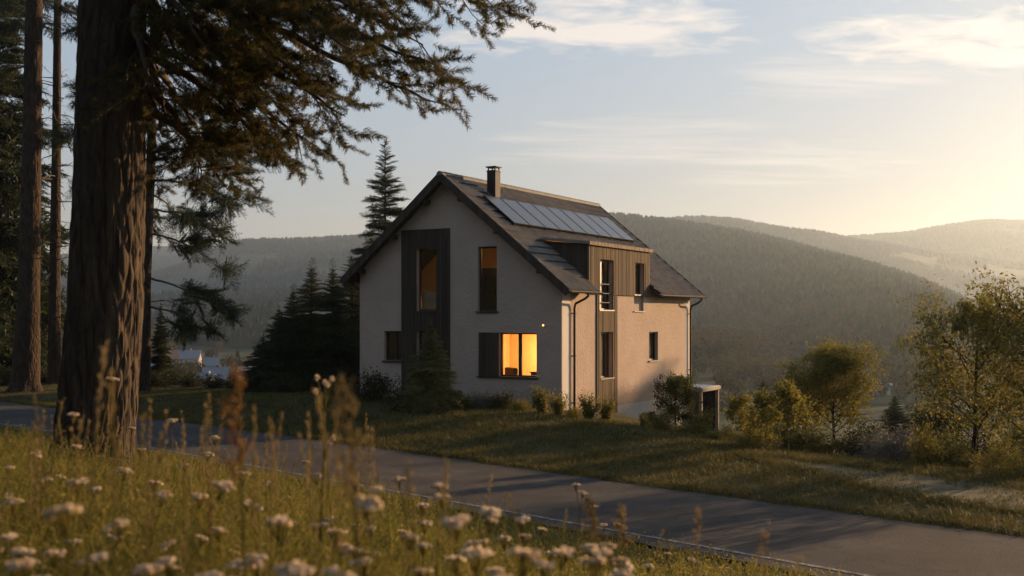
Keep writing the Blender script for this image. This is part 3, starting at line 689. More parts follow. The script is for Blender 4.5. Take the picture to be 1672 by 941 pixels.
# ---- lamps inside the lit rooms
def lamp(name, loc, e, col=(1.0,.50,.15), r=.12):
    l = bpy.data.lights.new(name, 'POINT'); l.energy = e; l.color = col; l.shadow_soft_size = r
    o = bpy.data.objects.new(name, l); COL.objects.link(o); o.parent = house; o.location = loc
lamp('room_light', (-2.3,2.7,2.0), 150); lamp('bedroom_light', (-2.6,2.7,5.9), 40); lamp('landing_light', (-5.3,1.2,4.0), 7)
M_H = Matrix.Translation((HX,HYY,0)) @ Matrix.Rotation(-TH,4,'Z')
def hw(u,v,z): p = M_H @ Vector((u,v,z)); return p
CLOTH = simple('brown upholstery', (0.12,0.075,0.04), rough=0.9)
ac = empty('armchair', hw(-2.25,1.1,.55), -TH+2.6, 'dark armchair standing inside behind the lit ground floor window', 'armchair')
for nm, a, b_ in (('seat',(-.35,-.35,.12),(.35,.35,.45)),('backrest',(-.36,.25,.2),(.36,.42,1.12)),('armrest',(-.46,-.35,.1),(-.36,.4,.66)),('armrest',(.36,-.35,.1),(.46,.4,.66))):
    m2 = MB(); m2.box(a,b_); o = m2.build(nm, CLOTH, ac); bv = o.modifiers.new('b','BEVEL'); bv.width = .05; bv.segments = 3
for sx in (-1,1):
    for sy in (-1,1):
        m2 = MB(); m2.tube([(sx*.36,sy*.28,0),(sx*.33,sy*.26,.12)],[.02,.03],8); m2.build('leg', TWIG, ac)
sb = empty('sideboard', hw(-1.35,1.6,.55), -TH, 'low brown sideboard inside the lit ground floor window', 'sideboard')
m2 = MB(); m2.box((-.6,-.2,.1),(.6,.2,.92)); m2.build('cabinet', CLOTH, sb)
m2 = MB(); m2.box((-.63,-.23,.921),(.63,.22,.96)); m2.build('top', TWIG, sb)
for sx in (-.5,.5):
    m2 = MB(); m2.box((sx-.04,-.18,0),(sx+.04,.18,.1)); m2.build('leg', TWIG, sb)
tl = empty('table_lamp', hw(-1.05,1.6,1.51), 0, 'small glowing table lamp on the sideboard inside the lit window', 'lamp')
m2 = MB(); m2.tube([(0,0,0),(0,0,.02),(0,0,.04),(0,0,.16)],[.09,.09,.02,.018],12); m2.build('base', TWIG, tl)
m2 = MB(); m2.tube([(0,0,.14),(0,0,.36)],[.17,.10],16,False); m2.build('lamp_shade', emit_mat('lamp shade glow', (1.0,.60,.24), 2.2), tl)
wd = empty('wardrobe', hw(-2.95,1.1,3.31), -TH, 'tall dark wardrobe inside behind the narrow upper window', 'wardrobe')
m2 = MB(); m2.box((-.9,-.3,.06),(.9,.3,1.85)); m2.build('body', CLOTH, wd)
m2 = MB(); m2.box((-.92,-.32,1.851),(.92,.32,1.90)); m2.build('top', TWIG, wd)
for sx in (-.45,.45):
    m2 = MB(); m2.box((sx-.42,-.325,.1),(sx+.42,-.302,1.8)); d_ = m2.build('door', CLOTH, wd)
    m2 = MB(); m2.box((sx-.38 if sx > 0 else sx+.34,-.345,.9),(sx-.34 if sx > 0 else sx+.38,-.326,1.1)); m2.build('handle', STEEL, d_)
bl = MB(); bl.box((-5.80,.29,3.75),(-5.12,.305,4.42)); bl.build('blind', simple('pale blind', (.62,.40,.24), rough=.9), wA)

# ---- wooden terrace store behind the house
an = empty('terrace_store', hw(-.95,13.4,-1.62), -TH, 'low slatted wooden store with flat grey roof behind the house corner', 'shed')
m2 = MB(); m2.box((-1.4,-1.2,1.84),(1.5,1.15,1.99)); m2.build('roof', simple('pale weathered timber', (0.33,0.27,0.20), (0.22,0.18,0.13), rough=.8), an)
m2 = MB(); m2.box((-1.36,-1.16,1.992),(1.46,1.11,2.01)); m2.build('roof_sheet', ZINC, an)
PT = simple('pale timber post', (0.30,0.25,0.18), (0.21,0.17,0.12), rough=.8)
for a in (-1.3,1.38):
    for b_ in (-1.1,1.03):
        m2 = MB(); m2.box((a-.06,b_-.06,-.9),(a+.06,b_+.06,1.838)); m2.build('post', PT, an)
m2 = MB(); boards(m2,.42,1.30,-.6,1.83,[],lambda a,z,d=0:(a,-1.10+d,z),base=.02,rib=.03,pitch=.085,ribw=.05); m2.build('slat_panel', WOOD, an)
m2 = MB(); m2.box((-1.3,.97,-.6),(1.3,1.01,1.83)); m2.build('back_panel', DARKWOOD, an)
# ------------------------------------------------------------------ plant builders
def frond_template(seed, nt=11, nn=9, needle=.085, w=.020, droop=.30, side=.42):
    r = np.random.default_rng(seed); V = []
    def needles(p0, d, L, n):
        s = np.linspace(.04, 1, n); c = p0+d*(s*L)[:,None]; c[:,2] -= .08*L*s*s
        rv = unit(r.normal(size=(n,3))); nd = unit(d*.75+rv*.75); sd = unit(np.cross(nd, r.normal(size=(n,3))))
        ln = needle*(.7+.6*r.random(n))[:,None]
        V.append(np.stack([c-sd*w/2, c+sd*w/2, c+nd*ln],1))
        c2 = c-d*(L/n*.5); nd2 = unit(d*.75-rv*.75); V.append(np.stack([c2-sd*w/2, c2+sd*w/2, c2+nd2*ln],1))
    ax = lambda s: np.array([s, 0, .10*s-droop*s*s])
    for i in range(nt):
        s = .06+.9*i/nt
        for sg in (-1,1):
            L = (side*(1-s)**.75+.07)*(.75+.5*r.random()); a = math.radians(42+22*r.random())
            needles(ax(s), unit(np.array([math.cos(a), sg*math.sin(a), -.22+.25*r.random()])), L, max(3, int(nn*L/.3)))
    for i in range(7): needles(ax(i/7), unit(ax((i+1)/7)-ax(i/7)), 1/7, 3)
    v = np.concatenate(V).reshape(-1,3); return v, np.arange(len(v)).reshape(-1,3)
FRONDS = [frond_template(s) for s in (1,2,3)]
FRONDS_FAR = [frond_template(s, 8, 6, .12, .034) for s in (4,5)]
FRONDS_HANG = [frond_template(s, 11, 9, .10, .022, .55, .36) for s in (6,7)]

def spruce_meshes(seed, H, R, base=.05, step=.30, per=7, templates=None, up=.25, sparse=0.0, power=.85, top=.97):
    r = np.random.default_rng(seed); T = templates or FRONDS
    tr = MB(); cr = MB(); tw = tr
    zs = np.linspace(0, H, 14); wob = np.cumsum(r.normal(0, .006*H, (14,2)), axis=0)*.35
    rad = np.interp(zs/H, [0,.05,1], [.028*H**.85, .019*H**.85, .004])
    pts = np.concatenate([wob, zs[:,None]],1); tr.tube(pts, rad, 9)
    P, X, S = [], [], []
    z = base*H; ph = r.random()*6
    while z < top*H:
        f = z/H; L0 = R*(1-f)**power*(1 if f > .12 else .75+2*f)+.10
        n = max(4, int(per*(.8+.4*r.random())))
        for k in range(n):
            if r.random() < sparse: continue
            a = ph+2*math.pi*k/n+r.normal(0,.22); L = L0*(.66+.5*r.random())
            pit = math.radians(-14+58*f**1.6)*1.0+r.normal(0,.10)
            d = np.array([math.cos(a)*math.cos(pit), math.sin(a)*math.cos(pit), math.sin(pit)])
            c = np.array([np.interp(z,zs,pts[:,0]), np.interp(z,zs,pts[:,1]), z+r.normal(0,.25)*step])
            P.append(c); X.append(d); S.append(L)
            e = c+d*L*.9+np.array([0,0,-.2*L]); tw.tube([c, c+d*L*.45, e], [.012+.006*L, .008+.003*L, .003], 4, False)
            if L > .9:
                for sg in (-1,1):
                    for at in ((.35,.6) if L > 1.6 else (.45,)):
                        b = a+sg*math.radians(28+22*r.random())
                        d2 = np.array([math.cos(b), math.sin(b), math.sin(pit)-.12]); P.append(c+d*L*at+np.array([0,0,-.06*L])); X.append(unit(d2)); S.append(L*(.62-.3*at)*(.8+.4*r.random()))
        ph += 1.1; z += step*(1.15-.55*f)*(.8+.4*r.random())
    P, X, S = np.array(P), np.array(X), np.array(S)
    Rm = frames(X, roll=r.normal(0,.25,len(X)))*S[:,None,None]
    pick = r.integers(0, len(T), len(P))
    for i, (tv, tt) in enumerate(T): m = pick == i; cr.inst(tv, tt, Rm[m], P[m])
    d = .10*H*.2; cr.inst(T[0][0], T[0][1], np.array([frames(np.array([[0.02,0,1.]]))[0]*min(.5,.12*H)]), np.array([[pts[-1,0],pts[-1,1],H*.955]]))
    return tr, cr
def conifer(name, meshes, loc, rz=0, sc=1.0, label=None, group=None, cat='conifer', mats=None, sz=None):
    o = empty(name, loc, rz, label, cat, group); o.scale = (sc, sc, sz or sc)
    meshes[0].build('trunk', mats[0] if mats else BARK, o, smooth=True); meshes[1].build('crown', mats[1] if mats else SPRUCE, o)
    return o
def recopy(src, name, loc, rz, sc, label, sz=None, group=None):
    c = copy_tree(src); c.location = loc; c.rotation_euler = (0,0,rz); c.scale = (sc,sc,sz or sc); c['label'] = label
    if group: c['group'] = group
    return c

LEAF_T = (np.array([(0,0,0),(.45,.28,.05),(1,0,-.08),(.45,-.28,.05)]), np.array([(0,1,2),(0,2,3)]))
def leaf_cloud(mb, r, C, size, spread, per):
    n = len(C)*per; c = np.repeat(C, per, 0)+r.normal(0, spread, (n,3))
    x = unit(r.normal(size=(n,3))+np.array([0,0,-.25])); mb.inst(LEAF_T[0], LEAF_T[1], frames(x, roll=r.random(n)*6.28)*(size*(.6+.8*r.random(n)))[:,None,None], c)
def broadleaf(seed, H, CR, trunk_r, nl=16, leaf=.075, per=16, clear=.25, ecc=1.0, gap=.0, spread=.10, lean=0.0, upright=.55, subs=8, twigs=6):
    r = np.random.default_rng(seed); tr = MB(); cr = MB(); C = []
    zs = np.linspace(0, H*.9, 12); off = np.cumsum(r.normal(0,.012*H,(12,2)),axis=0)*.4; off[:,0] += lean*zs
    tp = np.concatenate([off, zs[:,None]],1); tr.tube(tp, np.interp(zs/H,[0,.06,.9],[trunk_r*1.5,trunk_r,trunk_r*.15]), 8)
    env = lambda f: CR*np.clip(np.sin(np.clip((f-clear*.55)/(1.04-clear*.55),0,1)*math.pi)**.55,.05,1)
    for k in range(nl):
        f = clear+(.93-clear)*(k+r.random())/nl; z = f*H*.9; a = k*2.4+r.normal(0,.3)
        p0 = np.array([np.interp(z,zs,tp[:,0]), np.interp(z,zs,tp[:,1]), z])
        L = env(min(f+.12,1))*(.75+.45*r.random()); up = upright*(.7+.6*r.random())+.5*f
        d = unit(np.array([math.cos(a)*ecc, math.sin(a), up])); e = p0+d*L*math.sqrt(1+.3*up*up)
        mid = p0+(e-p0)*.5+r.normal(0,.05*L,3)+np.array([0,0,-.04*L])
        tr.tube([p0,mid,e],[trunk_r*.36*(1.1-f*.6),trunk_r*.22*(1.1-f*.6),.006],5,False)
        for j in range(subs):
            s = .25+.75*(j+r.random())/subs; b = p0+(mid-p0)*min(1,2*s) if s < .5 else mid+(e-mid)*(2*s-1)
            dd = unit(d*.6+unit(r.normal(size=3))*.9+np.array([0,0,.25])); LL = L*(.42-.2*s)*(.6+.8*r.random()); e2 = b+dd*LL
            tr.tube([b,b+dd*LL*.5,e2],[.010,.007,.003],3,False)
            if r.random() < gap: continue
            for m in range(twigs):
                C.append(b+dd*LL*(.3+.8*r.random())+r.normal(0,.10*L,3))
    C = np.array(C); leaf_cloud(cr, r, C, leaf, spread, per)
    return tr, cr
def tree_obj(name, meshes, loc, label, cat='tree', bark_=None, leaf_=None, group=None, rz=0, sc=1.0):
    o = empty(name, loc, rz, label, cat, group); o.scale = (sc,)*3
    meshes[0].build('trunk', bark_ or BARK, o, smooth=True); meshes[1].build('crown', leaf_ or GREENLEAF, o)
    return o
def bush_meshes(seed, w, h, leaf=.05, n=420, per=9, stems=26, spread=.06):
    r = np.random.default_rng(seed); st = MB(); fo = MB(); C = []
    for k in range(stems):
        a = r.random()*6.28; rr = w/2*math.sqrt(r.random()); top = np.array([rr*math.cos(a), rr*math.sin(a)*.8, h*(1-.55*(2*rr/w)**2)*(.65+.45*r.random())])
        b = top*np.array([.25,.25,0]); mid = (b+top)/2+np.array([0,0,.05*h]); st.tube([b,mid,top],[.010,.007,.003],3,False)
        m = n//stems; s = r.random(m)**.6; C.append(b*(1-s)[:,None]+top*s[:,None]+r.normal(0,.11*w,(m,3))*np.array([1,1,.55]))
    C = np.concatenate(C); C[:,2] = np.abs(C[:,2])+.02
    leaf_cloud(fo, r, C, leaf, spread, per); return st, fo
def bush(name, meshes, loc, label, mat, cat='shrub', group=None, rz=0, sc=1.0, sz=None):
    o = empty(name, loc, rz, label, cat, group); o.scale = (sc,sc,sz or sc)
    meshes[0].build('stems', TWIG, o); meshes[1].build('foliage', mat, o); return o
def weed_meshes(seed, h, n=9, leaf=.07, per=26, w=.22):
    r = np.random.default_rng(seed); st = MB(); fo = MB()
    for k in range(n):
        a = r.random()*6.28; t = np.array([math.cos(a)*w*r.random(), math.sin(a)*w*r.random(), h*(.6+.5*r.random())])
        b = t*np.array([.15,.15,0]); st.tube([b,(b+t)/2+np.array([0,0,.06]),t],[.008,.006,.003],3,False)
        s = .12+.88*r.random(per); C = b+(t-b)*s[:,None]; leaf_cloud(fo, r, C, leaf, .05, 2)
    return st, fo

# ------------------------------------------------------------------ the big conifer by the meadow
def trunk_mesh(prof, furrow, n=120, seed=0, per_m=14, lob=14):
    """prof: list of (z, x, y, radius); a trunk with vertical furrows in its shape"""
    prof = np.array(prof, float); z = np.arange(prof[0,0], prof[-1,0], 1/per_m)
    cx, cyy, rad = (np.interp(z, prof[:,0], prof[:,k]) for k in (1,2,3))
    th = np.linspace(0, 2*np.pi, n, endpoint=False); Z, T = np.meshgrid(z, th, indexing='ij')
    wv = (fbm(T*2+40, Z*.9, 3, seed)-.45)*1.6
    u = T/(2*np.pi)*lob*2
    w1_ = fbm(np.mod(u,lob*2)*.5, Z*1.3, 3, seed+1)-.45; w2_ = fbm(np.mod(u,lob*2)*.5+30, Z*1.3, 3, seed+2)-.45; per_ = lob
    k1 = np.abs(np.sin(np.pi*(per_/2*T/np.pi+.75*Z*per_*.16+w1_*1.6))); k2 = np.abs(np.sin(np.pi*(per_/2*T/np.pi-.75*Z*per_*.16+w2_*1.6)))
    def rid(u, zz, s, per):
        k = np.floor(u); f = u-k; k2 = np.mod(k, per); e = vnoise(k2*7.3+zz*0, zz, s)*.5+.25
        return np.minimum(np.abs(f-e), 1)
    a = vnoise(np.mod(u+wv, lob*2)*1.0, Z*1.1, seed+3); b = vnoise(np.mod(u*2+wv*2, lob*4), Z*2.6, seed+5); c = vnoise(np.mod(u*4, lob*8), Z*7, seed+9)
    d = np.minimum(k1,k2)**.6*.9+(b-.5)*.35+(c-.5)*.30+(a-.5)*.3
    d = d-d.mean()
    flare = np.exp(-(Z-prof[0,0])/.45)*.22*np.cos(T*5+1.3)*rad[:,None]*1.0
    Rr = rad[:,None]+d*furrow+flare
    v = np.stack([cx[:,None]+Rr*np.cos(T), cyy[:,None]+Rr*np.sin(T), Z],-1)
    m = len(z); i = np.arange(m-1)[:,None]*n; j = np.arange(n)[None]; j2 = (j+1) % n
    mb = MB(); mb.add(v.reshape(-1,3), np.stack([i+j,i+j2,i+n+j2,i+n+j],-1).reshape(-1,4)); return mb

def needle_tuft(seed, L=.30, nn=120, nl=.062, w=.007):
    r = np.random.default_rng(seed)
    s = r.random(nn)**.8; c = np.stack([s*L, r.normal(0,.006,nn), r.normal(0,.006,nn)-.10*L*s*s],-1)
    rv = r.normal(size=(nn,3)); rv[:,0] = 0; rv = unit(rv); nd = unit(rv*.85+np.array([.65,0,.06])); sd = unit(np.cross(nd, r.normal(size=(nn,3))))
    ln = nl*(.7+.6*r.random(nn))[:,None]; v = np.stack([c-sd*w/2, c+sd*w/2, c+nd*ln*.6+sd*w*.4, c+nd*ln],1).reshape(-1,3)
    k = np.arange(nn)[:,None]*4; return v, np.concatenate([k+np.array([[0,1,2]]), k+np.array([[0,2,3]])])
TUFTS = [needle_tuft(s) for s in (1,2,3)]
def limb(wood, P, X, S, r, a, b, sag, r0, dens=1.0, sub=.38, subl=1.15, tuft=1.0, start=.36):
    a, b = np.array(a, float), np.array(b, float); L = np.linalg.norm(b-a); n = 16; s = np.linspace(0,1,n)
    pts = a+(b-a)*s[:,None]; pts[:,2] += sag*np.sin(s*np.pi)*L+np.cumsum(r.normal(0,.006*L,n)); pts[:,:2] += np.cumsum(r.normal(0,.008*L,(n,2)),axis=0)
    wood.tube(pts, r0*(1-s)**.8+.007, 7, False)
    at = lambda f: np.array([np.interp(f,s,pts[:,k]) for k in range(3)])
    main = unit(b-a); side = unit(np.cross(main,[0,0,1]))
    ns = int(L*(1-start)/sub*dens*2)
    for k in range(ns):
        f = start+(1-start)*(k+r.random())/ns; p = at(f); sg = 1 if k % 2 else -1
        l2 = subl*(1.05-.65*f)*(.55+.75*r.random())
        d = unit(main*(.55+.5*r.random())+side*sg*(.35+.75*r.random())+np.array([0,0,r.normal(-.10,.30)])); e = p+d*l2+np.array([0,0,-.10*l2])
        m = (p+e)/2+r.normal(0,.04*l2,3); wood.tube([p,m,e],[.010,.007,.004],4,False)
        nt = max(3, int(l2/.085*dens))
        for j in range(nt):
            g = .18+.85*(j+r.random())/nt; q = p+(m-p)*min(1,2*g) if g < .5 else m+(e-m)*(2*g-1)
            s2 = 1 if j % 2 else -1; pd = unit(np.cross(d,[0,0,1]))
            dd = unit(d*.8+pd*s2*(.2+.7*r.random())+np.array([0,0,r.normal(.02,.28)])); P.append(q); X.append(dd); S.append(tuft*(.75+.5*r.random()))
            if r.random() < .55:
                q2 = q+dd*.20*tuft; P.append(q2); X.append(unit(dd+r.normal(0,.45,3))); S.append(tuft*(.7+.4*r.random()))
    P.append(b); X.append(main); S.append(tuft)
def px3(px, py, Y): return np.array([(px-836)/F*Y, Y, ZC-(py-HY)/F*Y])
def off_points(P, X, S, root, templates, mat, seed):
    r = np.random.default_rng(seed); P, X, S = np.array(P), np.array(X), np.array(S); mb = MB()
    Rm = frames(X, roll=r.random(len(X))*6.28)*S[:,None,None]; pick = r.integers(0,len(templates),len(P))
    for i,(tv,tt) in enumerate(templates): m = pick == i; mb.inst(tv, tt, Rm[m], P[m])
    return mb

BY = 12.6; bx = (162-836)/F*BY
bigz = gz(bx, BY)
big = empty('conifer', (bx,BY,bigz), 0, 'huge dark conifer with furrowed bark rising out of the flowering meadow', 'tree')
def tp(py, cx, w): z = ZC-(py-HY)/F*BY-bigz; return (z, (cx-836)/F*BY-bx, 0, w/2/F*BY)
prof = [(-.3,)+tp(760,153,150)[1:], tp(742,152,144), tp(700,157,136), tp(640,161,132), tp(500,172,127), tp(300,179,119), tp(0,184,113), tp(-400,190,106), (11.5, .35, .1, .16), (15.5,.5,.1,.03)]
prof = sorted((p[0],p[1],p[2],p[3]*.92) for p in prof); trunk_mesh(prof, .030, 220, 3, 22, 17).build('trunk', BARK_BIG, big, smooth=True)
wood = MB(); P, X, S = [], [], []; r_ = np.random.default_rng(21)
LIMBS = [(850,12,11.6,2.4,.0),(800,35,13.0,2.0,.02),(768,95,12.0,1.7,.02),(770,140,11.4,1.9,.03),(738,188,12.6,1.6,.03),(655,232,13.2,1.5,.04),(570,262,13.6,1.3,.05),(505,270,14.2,1.1,.05),
         (640,120,10.9,2.0,.03),(700,55,13.8,2.2,.02),(560,150,13.0,1.7,.04),(460,205,13.9,1.2,.05),(410,265,14.8,.9,.06),(430,60,12.0,2.2,.02),(350,150,13.4,1.4,.04),(310,250,14.5,.8,.06),
         (560,40,12.4,2.3,.02),(640,10,14.2,2.2,.0),(480,10,11.0,2.4,.0),(380,20,14.4,2.0,.0),(300,60,12.2,1.8,.02),(520,100,14.6,1.7,.03),(600,185,14.6,1.5,.04),(300,180,11.8,1.3,.04),(420,130,11.6,1.7,.03),
         (330,215,13.4,1.1,.05),(395,300,15.0,.9,.05),(450,150,12.6,1.6,.04),(360,80,14.0,1.9,.03),(540,215,13.4,1.4,.04),(600,90,13.6,2.0,.03),(440,330,15.4,.8,.06),
         (330,-30,12.5,1.7,0),(260,-60,15.5,1.6,0),(700,-70,12.6,2.2,0),(500,-90,13.6,2.0,0)]
for (px,py,Y,dz,sg) in LIMBS:
    e = px3(px-(62 if py > 60 else 15),py-22,Y); z0 = max(e[2]+dz*.9, ZC+2.2); xx = np.interp(z0-bigz, [p[0] for p in prof], [p[1] for p in prof])+bx
    limb(wood, P, X, S, r_, (xx+.25, BY+(.1 if Y > BY else -.1), z0), e, sg, .055, 1.0 if px < 520 else .88)
for k in range(16):
    a = 2.0+k*.55; z0 = bigz+7.5+k*.35; ln = 3.2-.08*k
    if math.cos(a) > .5: a += 1.6
    limb(wood, P, X, S, r_, (bx,BY,z0), (bx+math.cos(a)*ln, BY+math.sin(a)*ln, z0-1.1), .03, .05, .6)
wood = wood
wp = MB(); wp.v = wood.v; wp.q = wood.q; wp.t = wood.t; wp.p = wood.p; wp.n = wood.n
ob = wp.build('branches', TWIG, big, smooth=True); ob.location = (-bx,-BY,-bigz)
ob = off_points(P, X, S, big, TUFTS, NEEDLE, 4).build('crown', NEEDLE, big); ob.location = (-bx,-BY,-bigz)

# ------------------------------------------------------------------ tall conifers across the road, on the verge
def verge_tree(label, base_px, Y, rows, H, seed, dead=0, live=(), base_flare=1.5, group=None, tuft=2.4, bk=None):
    x, y = (base_px-836)/F*Y, Y; z = gz(x, y); o = empty('conifer', (x,y,z), 0, label, 'tree', group)
    pr = [((ZC-(py-HY)/F*Y)-z, (cx-836)/F*Y-x, 0, w/2/F*Y) for py,cx,w in rows]; pr = sorted(pr)
    pr = [(-.4, pr[0][1], 0, pr[0][3]*base_flare), (.35, pr[0][1], 0, pr[0][3]*1.12)]+[p for p in pr if p[0] > .8]+[(H, pr[-1][1]*1.5, 0, .05)]
    trunk_mesh(pr, pr[2][3]*.06, 60, seed, 5, 9).build('trunk', bk or BARK, o, smooth=True)
    r = np.random.default_rng(seed); w = MB(); P, X, S = [], [], []
    for k in range(dead):
        zz = 2.0+(H*.62-2)*(k+r.random())/dead; a = r.random()*6.28; L = .6+1.5*r.random(); cx = np.interp(zz,[p[0] for p in pr],[p[1] for p in pr])
        d = np.array([math.cos(a),math.sin(a),-.1+.3*r.random()]); p0 = np.array([cx,0,zz]); p1 = p0+d*L*.5+r.normal(0,.08,3); p2 = p1+unit(d+r.normal(0,.4,3)+np.array([0,0,-.15]))*L*.6
        w.tube([p0,p1,p2],[.035,.022,.010],5,False)
        for j in range(3):
            q = p0+(p2-p0)*(.3+.6*r.random()); w.tube([q,q+unit(d+r.normal(0,.8,3))*.5*L*r.random()],[.012,.006],3,False)
    for (za, a, L, dz) in live:
        cx = np.interp(za,[p[0] for p in pr],[p[1] for p in pr]); p0 = np.array([cx,0,za]); e = p0+np.array([math.cos(a)*L, math.sin(a)*L, dz])
        limb(w, P, X, S, r, p0, e, .06, .05, .55, .75, 1.9, tuft, .15)
    w.build('branches', TWIG, o)
    if P: off_points(P, X, S, o, FRONDS_HANG, NEEDLE, seed+1).build('crown', SPRUCE, o)
    return o
live4 = [(7.2,.1,3.2,-1.5),(8.3,-.3,3.8,-1.2),(9.6,.25,4.6,-1.0),(5.2,.05,3.4,-1.4),(3.9,-.2,2.6,-1.0),(10.8,-.1,5.2,-.6),(11.9,.2,5.4,-.6),(13.1,-.25,5.0,.0),(14.4,.3,5.4,-.3),(15.6,0,5.2,-.4),(16.8,.3,4.8,-.2),(18,-.2,4.6,0),(19.2,.2,4.5,0),(20.4,0,4.2,.1),(21.5,-.3,4.0,.1),
         (10.2,2.9,3.0,-1),(12.5,3.2,3.6,-.8),(14.8,2.8,3.6,-.6),(17,3.3,3.2,-.4),(19.5,3.0,3.0,-.2),(9.0,1.4,3.0,-.8),(13.5,1.7,3,-.5),(17.5,1.3,3,-.3)]
verge_tree('slender dark conifer with drooping boughs on the verge, partly hidden behind the huge trunk', 236, 50, [(640,236,17),(470,238,16),(250,247,14),(0,252,12)], 25, 31, 6, live4, tuft=1.05)
liveL = [(z, a, 3.4-.06*z, -.9) for z, a in ((15,2.6),(16.5,3.6),(18,.6),(19.5,2.2),(20.5,4.2),(21.5,5.2),(22.5,3.1),(23.5,.2))]
verge_tree('thick straight conifer trunk with flared foot standing left of the bare slim one', 42, 50, [(640,42,40),(480,47,34),(240,52,29),(0,56,26)], 27, 32, 9, liveL, 1.75, tuft=1.05)
verge_tree('slim bare conifer trunk with short dead twigs beside the flared trunk', 89, 55, [(628,89,19),(480,89,18),(250,92,14),(0,94,11)], 26, 33, 46, [(18,3.6,2.4,-.6),(19.5,2.5,2.6,-.6),(21,.3,2.4,-.4),(22,4.4,2.2,-.3)], tuft=1.0)

# ------------------------------------------------------------------ spruces round the house
def base(px, Y): x, y, z = spot(px, Y); return (x, y, z-.05)
tallS = spruce_meshes(41, 12.6, 3.1, .06, .42, 8)
sp_tall = conifer('spruce', tallS, base(632, 56), .4, 1.0, 'tallest spruce, rising behind the gable roof of the house')
midS = spruce_meshes(42, 5.2, 2.2, .03, .20, 8, power=1.0)
sp_mid = conifer('spruce', midS, base(507, 45), 1.2, 1.0, 'spruce with thin pale leading shoot, middle of the dark clump left of the house')
recopy(sp_mid, 'spruce', base(455, 44), 2.6, .80, 'lower spruce at the open left end of the dark clump beside the house', .66)
recopy(sp_tall, 'spruce', base(572, 48), 3.3, .80, 'dense spruce touching the left corner of the house under the eaves', .46)
recopy(sp_mid, 'spruce', base(545, 44.5), 4.4, .85, 'short broad spruce in front of the clump left of the house', .98)
recopy(sp_mid, 'spruce', base(480, 46), 5.4, .95, 'spruce just left of the one with the pale leading shoot', .82)
recopy(sp_mid, 'spruce', base(428, 45), .3, .7, 'lowest spruce at the valley end of the clump', .45)
smallS = spruce_meshes(43, 2.75, 1.2, .03, .13, 11, power=.95)
conifer('spruce', smallS, base(704, 35.0), .3, 1.0, 'small young spruce in front of the boarded panel of the house', mats=(BARK, YOUNG))
farS = spruce_meshes(44, 21, 4.2, .03, .75, 8, FRONDS_FAR)
sf = conifer('spruce', farS, base(-8, 66), .5, 1.35, 'broad dark spruce at the left edge behind the flared trunk')
recopy(sf, 'spruce', base(15, 78), 2.2, .9, 'distant dark spruce showing between the frame edge and flared trunk')
recopy(sf, 'spruce', base(150, 90), 4.0, .30, 'low dark spruce in the gap between slim trunk and huge trunk')
recopy(sf, 'spruce', base(262, 58), 5.0, .20, 'low golden rimmed spruce right beside the slender drooping conifer')
recopy(sf, 'spruce', base(-110, 58), 1.0, 1.1, 'large spruce outside the left edge whose boughs reach in')
# conifers on the open slope west of the house: the windows mirror them
for i, (x, y, s) in enumerate(((-34,24,.75),(-41,18,.8),(-29,17,.62),(-47,28,.9))):
    recopy(sf, 'spruce', (x,y,gz(x,y)), i*1.3, s, 'spruce on the western slope mirrored in the upper windows', group='spruces mirrored in the windows')
# ------------------------------------------------------------------ shrubs at the house
b1 = bush_meshes(51, 1.5, 1.0, .06, 460, 9)
B1 = bush('shrub', b1, base(612, 38.0), 'dark leafy shrub at the left corner of the gable wall', DARKLEAF, sz=1.15, sc=1.15)
b2 = bush_meshes(52, 1.1, .75, .05, 380, 9)
bush('shrub', b2, base(655, 35.4), 'low dark shrub to the left of the small young spruce', DARKLEAF, sc=1.1)
bush('shrub', bush_meshes(53, 1.0, .6, .05, 340, 8), base(786, 35.6), 'grey leaved low shrub right of the small young spruce', GREYLEAF, sc=.85)
bush('shrub', bush_meshes(54, 1.0, .6, .05, 340, 8), base(820, 35.5), 'dark low shrub under the shuttered window', DARKLEAF)
bush('shrub', bush_meshes(55, 1.0, .7, .05, 340, 8), base(752, 35.0), 'dark round shrub touching the right side of the young spruce', DARKLEAF, sc=.9)
bush('shrub', bush_meshes(155, 1.6, .6, .06, 420, 8), base(560, 41.5), 'long low shrub at the foot of the spruce clump', DARKLEAF, sc=1.1)
bush('shrub', bush_meshes(156, 1.6, .7, .06, 420, 8), base(465, 42.5), 'rounded low shrub below the lower spruce', DARKLEAF, sc=1.0)
w1 = weed_meshes(56, .85, 20, .075, 34, .42)
WD = bush('tall_weed', w1, base(886, 34.6), 'yellowish tall weeds before the lit corner of the gable', GOLDLEAF, 'plant')
def wcopy(px, Y, rz, sc, lab, sz=None): return recopy(WD, 'tall_weed', base(px, Y), rz, sc, lab, sz)
wcopy(912, 34.3, 2, .85, 'leafy weed clump just left of the front downpipe')
wcopy(962, 34.0, 1, .95, 'golden weeds at the wall right of the front downpipe')
wcopy(990, 34.2, 4, .9, 'weeds in front of the foot of the tall wooden strip')
wcopy(1052, 33.5, .7, .5, 'golden weeds below the basement window')
wcopy(1148, 33.5, 3.1, .9, 'weeds between small round tree and wooden store')
rt = broadleaf(61, 1.75, .68, .03, 14, .055, 18, .16, spread=.06, subs=7, twigs=6)
tree_obj('small_tree', rt, base(1103, 33.6), 'small round leafy tree against the sunlit side wall', leaf_=GREENLEAF)
